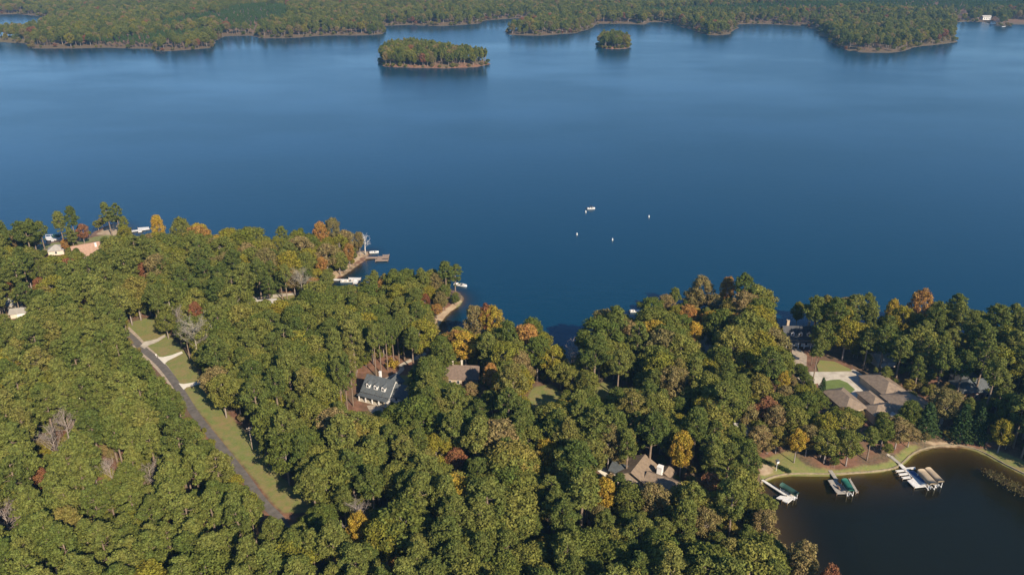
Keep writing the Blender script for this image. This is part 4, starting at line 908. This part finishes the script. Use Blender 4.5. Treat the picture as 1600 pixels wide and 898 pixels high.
# slate-roofed house at the right
h = house('house', (1518, 614), 4, 'slate grey hip-roofed house among pines at the right')
hip(h, -7.5, 8, -5, 4, 3.5, 3.6, 'brick', 'roofgrey'); hip(h, -4, 6, 4.05, 10, 3.2, 2.4, 'brick', 'roofdark')
for x in (-5, -1.5, 3, 6): window(h, x, -5, 1.9, 'S')
door(h, .8, -5); window(h, -7.5, 0, 1.9, 'W')
h = empty('garage', G(1377, 567), R(8), 'grey-roofed garage in tree shade right of the mown lawn', 'garage'); gable(h, -4.5, 4.5, -4, 4, 3.0, 1.8, 'x', 'cream', 'rooflight'); box(h, 'garage_door', 'white', -3.5, -.3, -4.08, -4.0, -.5, 2.4); box(h, 'garage_door', 'white', .3, 3.5, -4.08, -4.0, -.5, 2.4)
h = house('house', (1376, 549), 3, 'dark-roofed house mostly hidden by pines behind the grey-roofed garage'); hip(h, -7, 6, -3.5, 4.5, 3.4, 2.6, 'brick', 'roofdark'); window(h, -3, -3.5, 1.8, 'S'); window(h, 2, -3.5, 1.8, 'S'); door(h, 0, -3.5)
# light buildings half hidden in the woods
h = house('house', (410, 484), 12, 'white house mostly hidden under trees in the middle woods'); gable(h, -7, 7, -4, 4, 3.2, 2.2, 'x', 'white', 'rooflight'); door(h, 0, -4)
for x in (-4, 3.5): window(h, x, -4, 1.8, 'S')
h = house('house', (1400, 668), 14, 'white building glimpsed through trees below the long brown-roofed house'); gable(h, -4, 4, -3, 3, 3.0, 1.8, 'y', 'white', 'rooflight'); window(h, 0, -3, 1.8, 'S')
h = house('house', (1172, 683), -10, 'white house glimpsed through trees left of the cove'); gable(h, -6, 6, -4, 4, 3.2, 2.4, 'x', 'white', 'rooflight'); window(h, -3, -4, 1.8, 'S'); window(h, 3, -4, 1.8, 'S'); door(h, 0, -4)
h = house('house', (1112, 556), 5, 'white house glimpsed through trees on the headland'); gable(h, -5, 5, -3.5, 3.5, 3.2, 2.0, 'x', 'white', 'rooflight'); window(h, -2.5, -3.5, 1.8, 'S'); window(h, 2.5, -3.5, 1.8, 'S')
h = empty('outbuilding', G(36, 492), R(18), 'pale metal-roofed outbuilding beside red ground at the left edge', 'shed'); gable(h, -4.5, 4.5, -3, 3, 2.6, 1.2, 'x', 'cream', 'rooflight'); box(h, 'garage_door', 'white', -1.6, 1.6, -3.08, -3.0, -.2, 2.2)
h = house('house', (3, 482), 18, 'house with beige roof cut by the left edge'); gable(h, -6, 6, -4, 4, 3.0, 2.0, 'x', 'cream', 'rooflight'); window(h, 3, -4, 1.7, 'S'); window(h, -2, -4, 1.7, 'S')
def far_G(u, v):
    z = 2.0
    for _ in range(6):
        x, y = plane(u, v, z); z = float(far_h(np.array([x]), np.array([y]))[0])
    return Vector((x, y, z))
h = empty('house', far_G(1540, 31), 0, 'white lake house on the far shore at the top right', 'house'); gable(h, -9, 9, -5, 5, 5.5, 3.2, 'x', 'white', 'rooflight')
for x in (-6, -2, 2, 6): window(h, x, -5, 2.6, 'S', 2, 2.4)
h = empty('boathouse', Vector((*plane(1551, 38.5), .3)), 0, 'white boathouse on the water below the far lake house', 'boathouse'); box(h, 'deck', 'deckwhite', -5, 5, -5, 4, -1, .3); gable(h, -4, 4, -3.5, 3.5, 3.5, 1.6, 'x', 'white', 'rooflight', .31)

# ------------------------------------------------------------------ docks, lifts, boats
def deck_px(parent, name, m, px, z=.7, t=.3, org=None):
    pts = [plane(u, v, z) for u, v in px]; pts = [(x - org.x, y - org.y) for x, y in pts]
    return link(name, mesh(name, *prism(pts, z - t - org.z, z - org.z)), m, parent), pts
def posts(parent, pts, org, m='wood', top=1.1):
    for x, y in pts: link('post', mesh('post', *tube([(x, y, -2.5 - org.z), (x, y, top - org.z)], [.11, .11], 6)), m, parent)
def dock(px0, label, decks, m, scale, off, post_on=(0,)):
    c = lambda q: (off[0] + q[0] / scale, off[1] + q[1] / scale)
    o = plane(*c(px0), 0); org = Vector((o[0], o[1], 0)); d = empty('dock', org, 0, label, 'dock')
    for i, (nm, pts) in enumerate(decks):
        _, P = deck_px(d, nm, m, [c(q) for q in pts], .7 + .012 * (i % 4), .3, org)
        if i in post_on: posts(d, P, org)
    return d, org, c
def lift(c, corners, z, label, m, frame='white', drop=1.6):
    """boat lift: a curved canvas canopy on four posts over two side rails"""
    P = [Vector((*plane(*c(q), z), 0)) for q in corners]; o = sum(P, Vector()) / 4; ax = ((P[2] + P[1]) / 2 - (P[3] + P[0]) / 2) if False else ((P[2] + P[3]) - (P[0] + P[1])) / 2
    L = ax.length; rz = math.atan2(ax.y, ax.x); ww = ((P[1] - P[0]).cross(ax.normalized())).length
    e = empty('boat_lift', (o.x, o.y, 0), rz, label, 'boat lift')
    v, f = [], []; n = 9; k = 5
    for i in range(k):
        x = -L / 2 + L * i / (k - 1)
        for j in range(n):
            t = math.pi * j / (n - 1); v.append((x, -math.cos(t) * ww / 2, z - .5 + math.sin(t) ** .7 * .75 - (.03 * (i % 2))))
    for i in range(k - 1):
        for j in range(n - 1): f.append((i * n + j, (i + 1) * n + j, (i + 1) * n + j + 1, i * n + j + 1))
    b = len(v)
    for s_ in (0, k - 1):
        f.append(tuple(s_ * n + j for j in (range(n) if s_ else range(n - 1, -1, -1))))
    for s_, j in ((-1, 0), (1, n - 1)):
        q = len(v); v += [(-L / 2, s_ * ww / 2, z - .5 - .5), (L / 2, s_ * ww / 2, z - .5 - .5)]; f.append((j, (k - 1) * n + j, q + 1, q) if s_ < 0 else (j, q, q + 1, (k - 1) * n + j))
    link('canopy', mesh('canopy', v, f, True), m, e)
    for sx in (-1, 1):
        for sy in (-1, 1): box(e, 'post', frame, sx * L * .42 - .07, sx * L * .42 + .07, sy * (ww / 2 - .15) - .07, sy * (ww / 2 - .15) + .07, -2.5, z - .52)
    for sy in (-1, 1): box(e, 'rail', frame, -L * .46, L * .46, sy * (ww / 2 - .35) - .1, sy * (ww / 2 - .35) + .1, .15, .4)
    return e, o, rz, L, ww
def boat(x, y, rz, L, W, label, hullm='gel', cover=None, z=0.0):
    e = empty('boat', (x, y, z), rz, label, 'boat'); v, f = [], []; st = [(-.5, .82), (-.25, 1), (.1, 1), (.3, .82), (.43, .45), (.5, .06)]
    for t, k in st:
        for yy, zz in ((-.5 * k, .75), (-.4 * k, .1), (0, -.3), (.4 * k, .1), (.5 * k, .75)): v.append((t * L, yy * W, zz + (.18 if t > .3 else 0) * (zz > .5)))
    for i in range(len(st) - 1):
        for j in range(4): f.append((i * 5 + j, i * 5 + j + 1, (i + 1) * 5 + j + 1, (i + 1) * 5 + j))
    f.append((0, 1, 2, 3, 4)[::-1]); b = (len(st) - 1) * 5; f.append(tuple(b + j for j in range(5)))
    link('hull', mesh('hull', v, f), hullm, e)
    dv = [(t * L * .97, s_ * k * W * .46, .62) for t, k in st for s_ in (-1, 1)]; link('deck', mesh('deck', dv, [(2 * i, 2 * i + 2, 2 * i + 3, 2 * i + 1) for i in range(len(st) - 1)]), 'cream' if not cover else cover, e)
    if cover:
        cv, cf = merge([([(-.47 * L, -.42 * W, .78), (.44 * L, -.2 * W, .95), (.44 * L, .2 * W, .95), (-.47 * L, .42 * W, .78), (-.3 * L, 0, 1.25), (.25 * L, 0, 1.3)], [(0, 1, 5, 4), (1, 2, 5), (2, 3, 4, 5), (3, 0, 4)])]); link('cover', mesh('cover', cv, cf), cover, e)
    else:
        link('windshield', mesh('windshield', [(.1 * L, -.38 * W, .7), (.1 * L, .38 * W, .7), (.04 * L, .34 * W, 1.25), (.04 * L, -.34 * W, 1.25), (.16 * L, 0, .7), (.09 * L, 0, 1.25)], [(0, 4, 5, 3), (4, 1, 2, 5)]), 'glass', e)
        boxes(e, 'seat', 'white', [(-.12 * L, -.03 * L, -.3 * W, -.06 * W, .62, 1.0), (-.12 * L, -.03 * L, .06 * W, .3 * W, .62, 1.0), (-.4 * L, -.3 * L, -.36 * W, .36 * W, .62, .95)])
    box(e, 'motor', 'black', -.5 * L - .45, -.5 * L - .02, -.22, .22, .1, 1.15)
    return e
S1, O1 = 3.81, (1180, 680)
d, org, c = dock((46, 262), 'white dock with a square end deck at the left of the cove', [('walkway', [(36, 266), (47, 261), (200, 352), (186, 362)]), ('deck', [(186, 360), (202, 350), (236, 368), (192, 403), (160, 385)]), ('finger', [(126, 370), (150, 356), (186, 361), (162, 384)])], 'deckwhite', S1, O1, (0, 1))
e, o, rz, L, ww = lift(c, [(143, 289), (170, 279), (266, 333), (240, 352)], 3.0, 'boat lift with a dark green canopy beside the white cove dock', 'canvasdark'); boat(o.x, o.y, rz, L * .85, ww * .62, 'white motorboat under the dark green canopy', z=.3)
d, org, c = dock((440, 197), 'grey dock with a split deck in the middle of the cove', [('walkway', [(425, 196), (450, 195), (495, 262), (478, 266)]), ('deck', [(446, 288), (497, 280), (553, 326), (548, 343), (487, 345)]), ('finger', [(432, 265), (478, 261), (497, 279), (446, 286)]), ('finger', [(556, 258), (566, 256), (614, 335), (600, 340)])], 'deckgrey', S1, O1, (0, 1, 3))
e, o, rz, L, ww = lift(c, [(514, 260), (549, 254), (594, 320), (558, 325)], 3.0, 'boat lift with a bright green canopy at the middle cove dock', 'canvasgreen'); boat(o.x, o.y, rz, L * .8, ww * .55, 'white motorboat under the bright green canopy', z=.3)
for q, lab in (((495, 312), 'left one of two chairs on the grey cove dock'), ((505, 322), 'right one of two chairs on the grey cove dock')):
    p = plane(*c(q), .72); ch = empty('deck_chair', (p[0], p[1], .72), 1.0, 'wooden deck chair, ' + lab, 'chair', 'chairs on the grey cove dock')
    box(ch, 'seat', 'wood', -.35, .35, -.35, .35, .38, .46); box(ch, 'backrest', 'wood', -.35, .35, .3, .4, .47, 1.1)
    for sx in (-.3, .3):
        for sy in (-.3, .3): box(ch, 'leg', 'wood', sx - .04, sx + .04, sy - .04, sy + .04, 0.015, .379)
d, org, c = dock((860, 170), 'largest white cove dock with three finger piers', [('walkway', [(850, 170), (870, 166), (960, 248), (935, 254)]), ('deck', [(935, 254), (960, 247), (1022, 292), (1020, 301), (948, 309), (905, 266), (925, 260)]), ('finger', [(834, 206), (886, 201), (892, 209), (840, 215)]), ('finger', [(852, 226), (906, 220), (913, 229), (858, 235)]), ('finger', [(870, 246), (926, 240), (932, 250), (878, 256)]), ('finger', [(888, 192), (951, 186), (956, 195), (896, 202)])], 'deckwhite', S1, O1, (0, 1, 2, 3, 4))
e, o, rz, L, ww = lift(c, [(966, 203), (1010, 199), (1086, 281), (1042, 287)], 3.3, 'left one of two tan canopy boat lifts at the largest cove dock', 'canvastan'); boat(o.x, o.y, rz, L * .8, ww * .55, 'white motorboat under the left tan canopy', z=.3)
e, o, rz, L, ww = lift(c, [(1010, 193), (1048, 189), (1127, 264), (1090, 276)], 3.3, 'right one of two tan canopy boat lifts at the largest cove dock', 'canvastan'); boat(o.x, o.y, rz, L * .8, ww * .55, 'white motorboat under the right tan canopy', z=.3)
a, b = plane(*c((938, 222)), .6), plane(*c((1000, 278)), .6); boat((a[0] + b[0]) / 2, (a[1] + b[1]) / 2, math.atan2(b[1] - a[1], b[0] - a[0]), 7.5, 2.5, 'boat under a blue cover between the largest cove dock and the canopies', 'gel', 'canvasblue')
g_ = empty('gangway', G(1391, 712), 0, 'narrow plank gangway leading down to the largest cove dock', 'gangway'); P0, P1 = G(1392, 713, .35), Vector((*plane(1407, 725, .8), .8)); ax = (P1 - P0).normalized(); s_ = Vector((-ax.y, ax.x, 0)).normalized() * .6; og = g_.location
v = [P0 + s_ - og, P0 - s_ - og, P1 - s_ - og, P1 + s_ - og]; link('plank_deck', mesh('plank_deck', v + [q - Vector((0, 0, .15)) for q in v], [(0, 1, 2, 3), (7, 6, 5, 4), (0, 4, 5, 1), (1, 5, 6, 2), (2, 6, 7, 3), (3, 7, 4, 0)]), 'deckgrey', g_)
for q in (s_, -s_): link('handrail', mesh('handrail', *tube([P0 + q - og + Vector((0, 0, .9)), P1 + q - og + Vector((0, 0, .9))], [.05, .05], 5)), 'metal', g_)
# first point
S2, O2 = 6.41, (500, 360)
d, org, c = dock((470, 270), 'brown wooden dock with two stepped decks off the first point', [('walkway', [(455, 264), (585, 262), (585, 275), (455, 280)]), ('deck', [(630, 243), (694, 240), (688, 272), (620, 275)]), ('deck', [(584, 258), (628, 257), (619, 284), (572, 283)]), ('deck', [(556, 287), (684, 286), (679, 302), (552, 305)])], 'deckbrown', S2, O2, (0, 1, 2, 3))
for q in ((640, 250), (680, 248), (600, 263), (600, 292)): pass
p = plane(*c((542, 224)), 0); boat(p[0], p[1], .2, 5.5, 2.2, 'small white boat moored beside the brown dock')
d, org, c = dock((200, 492), 'white L-shaped dock in the nook below the first point', [('walkway', [(120, 484), (285, 488), (285, 500), (120, 496)]), ('deck', [(285, 470), (410, 473), (406, 492), (286, 491)]), ('finger', [(335, 493), (388, 503), (372, 530), (330, 528)])], 'deckwhite', S2, O2, (0, 1, 2))
p = plane(*c((290, 514)), 0); boat(p[0], p[1], 0.05, 9.0, 3.2, 'white boat at the L-shaped dock')
p = plane(*c((1408, 552)), 0); boat(p[0], p[1], -.35, 7.5, 3.0, 'white boat at the tip of the second point')
# left shore
S3, O3 = 8.89, (60, 310)
d, org, c = dock((200, 590), 'white railed dock below the two pines at the far left', [('walkway', [(176, 568), (216, 566), (216, 607), (180, 608)]), ('deck', [(104, 530), (300, 522), (296, 572), (106, 578)])], 'deckwhite', S3, O3, (0, 1))
for a, b in (((104, 530), (300, 522)), ((104, 530), (106, 578))):
    A_, B_ = plane(*c(a), .7), plane(*c(b), .7); link('railing', mesh('railing', *tube([(A_[0] - org.x, A_[1] - org.y, 1.8), (B_[0] - org.x, B_[1] - org.y, 1.8)], [.09, .09], 5)), 'white', d)
    for t in (0, .33, .66, 1): x, y = A_[0] + (B_[0] - A_[0]) * t - org.x, A_[1] + (B_[1] - A_[1]) * t - org.y; link('railing_post', mesh('railing_post', *tube([(x, y, .6), (x, y, 1.85)], [.08, .08], 5)), 'white', d)
p = plane(*c((240, 520)), 0); e, o, rz, L, ww = lift(c, [(200, 490), (200, 520), (320, 512), (320, 484)][:1] + [(205, 522), (318, 518), (318, 488)], 3.2, 'dark-roofed boat lift behind the railed dock at the far left', 'canvasdark')
d, org, c = dock((1330, 445), 'white dock with a long walkway at the left shore', [('walkway', [(1290, 444), (1400, 432), (1402, 446), (1292, 460)]), ('deck', [(1380, 406), (1530, 396), (1545, 424), (1440, 440), (1436, 462), (1386, 468)])], 'deckwhite', S3, O3, (0, 1))
p = plane(992, 487, 0); boat(p[0], p[1], .1, 5.5, 2.2, 'white boat in the tree shadow off the headland')
# open lake
p = plane(923.5, 326.5, 0); b_ = boat(p[0], p[1], .15, 5.6, 2.3, 'small white motorboat alone in the open lake'); box(b_, 'canopy', 'black', -1.0, .9, -.9, .9, 2.0, 2.12)
for sx in (-.9, .8):
    for sy in (-.8, .8): box(b_, 'canopy_post', 'metal', sx - .04, sx + .04, sy - .04, sy + .04, .7, 2.0)
for (u, v), lab in (((915.3, 332), 'white buoy just beside the motorboat'), ((1014, 339.5), 'white buoy farthest right of the motorboat'), ((901.5, 367), 'white buoy farthest left, below the motorboat'), ((957, 375.5), 'white buoy nearest the camera in the open lake')):
    p = plane(u, v, 0); e = empty('buoy', (p[0], p[1], 0), 0, lab, 'buoy', 'buoys in the open lake')
    link('float', mesh('float', *tube([(0, 0, -.5), (0, 0, -.2), (0, 0, .3), (0, 0, 1.1), (0, 0, 1.5)], [.2, .42, .45, .28, .1], 10), True), 'white', e); link('band', mesh('band', *tube([(0, 0, .62), (0, 0, .8)], [.40, .36], 10)), 'orange_band' if 'orange_band' in M else 'deckbrown', e)
for (u, v), lab in (((450, 57.5), 'white boat moored at the far left shore'), ((1568, 40.6), 'white boat moored at the far right shore')):
    p = plane(u, v + 1.5, 0); boat(p[0], p[1], .2, 9, 3, lab)

# ------------------------------------------------------------------ cove edge, garden, roadside
wall_line = smooth_line([Vector(plane(u, v)) for u, v in cove_px[0:16]], 4)
v, f = [], []
for i, p in enumerate(wall_line):
    d_ = (wall_line[min(i + 1, len(wall_line) - 1)] - wall_line[max(i - 1, 0)]).normalized(); n_ = Vector((-d_.y, d_.x)); k = random.uniform(-.06, .06)
    a, b = p + n_ * .1, p + n_ * (.5 + k)
    v += [(a.x, a.y, -.8), (a.x, a.y, .62 + k), (b.x, b.y, .66 + k), (b.x, b.y, -.3)]
for i in range(len(wall_line) - 1):
    for j in range(3): f.append((4 * i + j, 4 * i + j + 1, 4 * i + 4 + j + 1, 4 * i + 4 + j))
f += [(0, 1, 2, 3)[::-1], tuple(len(v) - 4 + j for j in range(4))]
og = Vector((wall_line[len(wall_line) // 2].x, wall_line[len(wall_line) // 2].y, 0)); sw = empty('seawall', og, 0, 'low tan stone seawall edging the cove', 'seawall'); link('wall', mesh('wall', [tuple(Vector(q) - og) for q in v], f), 'stone', sw)
for a, b, lab in (((1188, 720), (1206, 727), 'upper one of two clipped hedges on the cove lawn'), ((1217, 731), (1232, 738), 'lower one of two clipped hedges on the cove lawn')):
    A_, B_ = G(*a), G(*b); e = empty('hedge', A_, 0, lab, 'hedge', 'hedges on the cove lawn'); n = 5
    for i in range(n):
        p = A_.lerp(B_, i / (n - 1)); t, c_, H = LIB['darkshrub'][0]; s_ = (p.x - A_.x, p.y - A_.y, hz(p.x, p.y) - A_.z)
        q = link('bush', c_, None, e, s_, i * 1.3); q.scale = (.75, .75, .75)
def post_box(px, name, label, h, parts):
    p = G(*px); e = empty(name, p, .4, label, name.replace('_', ' ')); link('post', mesh('post', *tube([(0, 0, -.6), (0, 0, h)], [.09, .08], 6)), 'white', e)
    for nm, m, bb in parts: box(e, nm, m, *bb)
post_box((1212.5, 735), 'birdhouse', 'white birdhouse on a post between the clipped hedges', 3.4, [('house_box', 'white', (-.45, .45, -.45, .45, 3.4, 4.3)), ('roof', 'roofgrey', (-.6, .6, -.6, .6, 4.31, 4.5))])
post_box((244.5, 558), 'mailbox', 'white mailbox on a post by the middle driveway', 1.1, [('box', 'white', (-.3, .3, -.18, .18, 1.1, 1.5))])
post_box((201.5, 526), 'mailbox', 'white mailbox near the top of the road', 1.1, [('box', 'white', (-.35, .35, -.22, .22, 1.1, 1.55))])
p = G(394.5, 703); e = empty('utility_pole', p, .5, 'pale wooden utility pole with a transformer on the grassy verge', 'utility pole')
link('pole', mesh('pole', *tube([(0, 0, -1), (0, 0, 9.8)], [.17, .12], 8), True), 'polewood', e); link('transformer', mesh('transformer', *tube([(.38, 0, 8.3), (.38, 0, 9.3)], [.24, .24], 10), True), 'metal', e); box(e, 'crossarm', 'polewood', -.9, .9, .12, .22, 9.2, 9.32)
for x in (-.8, .8): link('insulator', mesh('insulator', *tube([(x, .17, 9.32), (x, .17, 9.55)], [.06, .04], 6)), 'white', e)
# parked car in the left woods
p = G(86, 486); e = empty('parked_car', p, .7, 'dark parked car half hidden by pines in the left woods', 'car')
bv = [(-2.2, -.88, .35), (2.2, -.88, .35), (2.2, .88, .35), (-2.2, .88, .35), (-2.2, -.88, .9), (2.2, -.86, .8), (2.2, .86, .8), (-2.2, .88, .9), (1.0, -.88, .92), (1.0, .88, .92)]
link('body', mesh('body', bv, [(0, 3, 2, 1), (0, 1, 5, 8, 4), (3, 7, 9, 6, 2), (1, 2, 6, 5), (0, 4, 7, 3), (4, 8, 9, 7), (8, 5, 6, 9)]), 'carpaint', e)
link('cabin', mesh('cabin', [(-2.0, -.82, .91), (1.0, -.82, .92), (1.0, .82, .92), (-2.0, .82, .91), (-1.5, -.66, 1.45), (.25, -.66, 1.45), (.25, .66, 1.45), (-1.5, .66, 1.45)], BOXF), 'glass', e); box(e, 'roof', 'carpaint', -1.5, .25, -.66, .66, 1.452, 1.5)
for sx in (-1.4, 1.4):
    for sy in (-.8, .8): w_ = link('wheel', mesh('wheel', *tube([(sx, sy - .12, .33), (sx, sy + .12, .33)], [.33, .33], 12)), 'black', e); link('rim', mesh('rim', *tube([(sx, sy + (.12 if sy > 0 else -.12), .33), (sx, sy + (.14 if sy > 0 else -.14), .33)], [.2, .2], 10)), 'metal', w_)
# reeds standing in the cove shallows
rv, rq = [], []
C_, N_ = [], []
for _ in range(2600):
    t = random.random(); a = np.array(plane(1543, 738)); b = np.array(plane(1640, 790)); q = a + (b - a) * t + rng.normal(size=2) * np.array([1.5, 1.5]) * (1.2 - abs(t - .5)); C_.append((q[0], q[1], random.uniform(.05, .7))); N_.append(rng.normal(size=3) * np.array([1, 1, .3]))
N_ = np.array(N_); N_ /= np.linalg.norm(N_, axis=1, keepdims=True); V, Q = leaves(np.array(C_), N_, rng.uniform(.15, .4, len(C_)), rng)
tag(link('reeds', fast_mesh('reeds', V, Q), 'reed'), 'brown reeds standing in the shallow right side of the cove', 'reeds', None, 'stuff')

# ------------------------------------------------------------------ haze over the lake
m_, n, l = new_mat('haze_air'); out = n.new('ShaderNodeOutputMaterial'); pv = n.new('ShaderNodeVolumePrincipled')
pv.inputs['Color'].default_value = (.30, .64, 1.0, 1); pv.inputs['Density'].default_value = 0.00007; pv.inputs['Anisotropy'].default_value = 0.1
l.new(pv.outputs[0], out.inputs['Volume'])
hzb = link('haze', mesh('haze', boxv(-9500, 9500, -800, 14500, -6, CAMH + 6), BOXF), m_); tag(hzb, 'thin pale blue haze over the lake', 'haze', None, 'stuff')
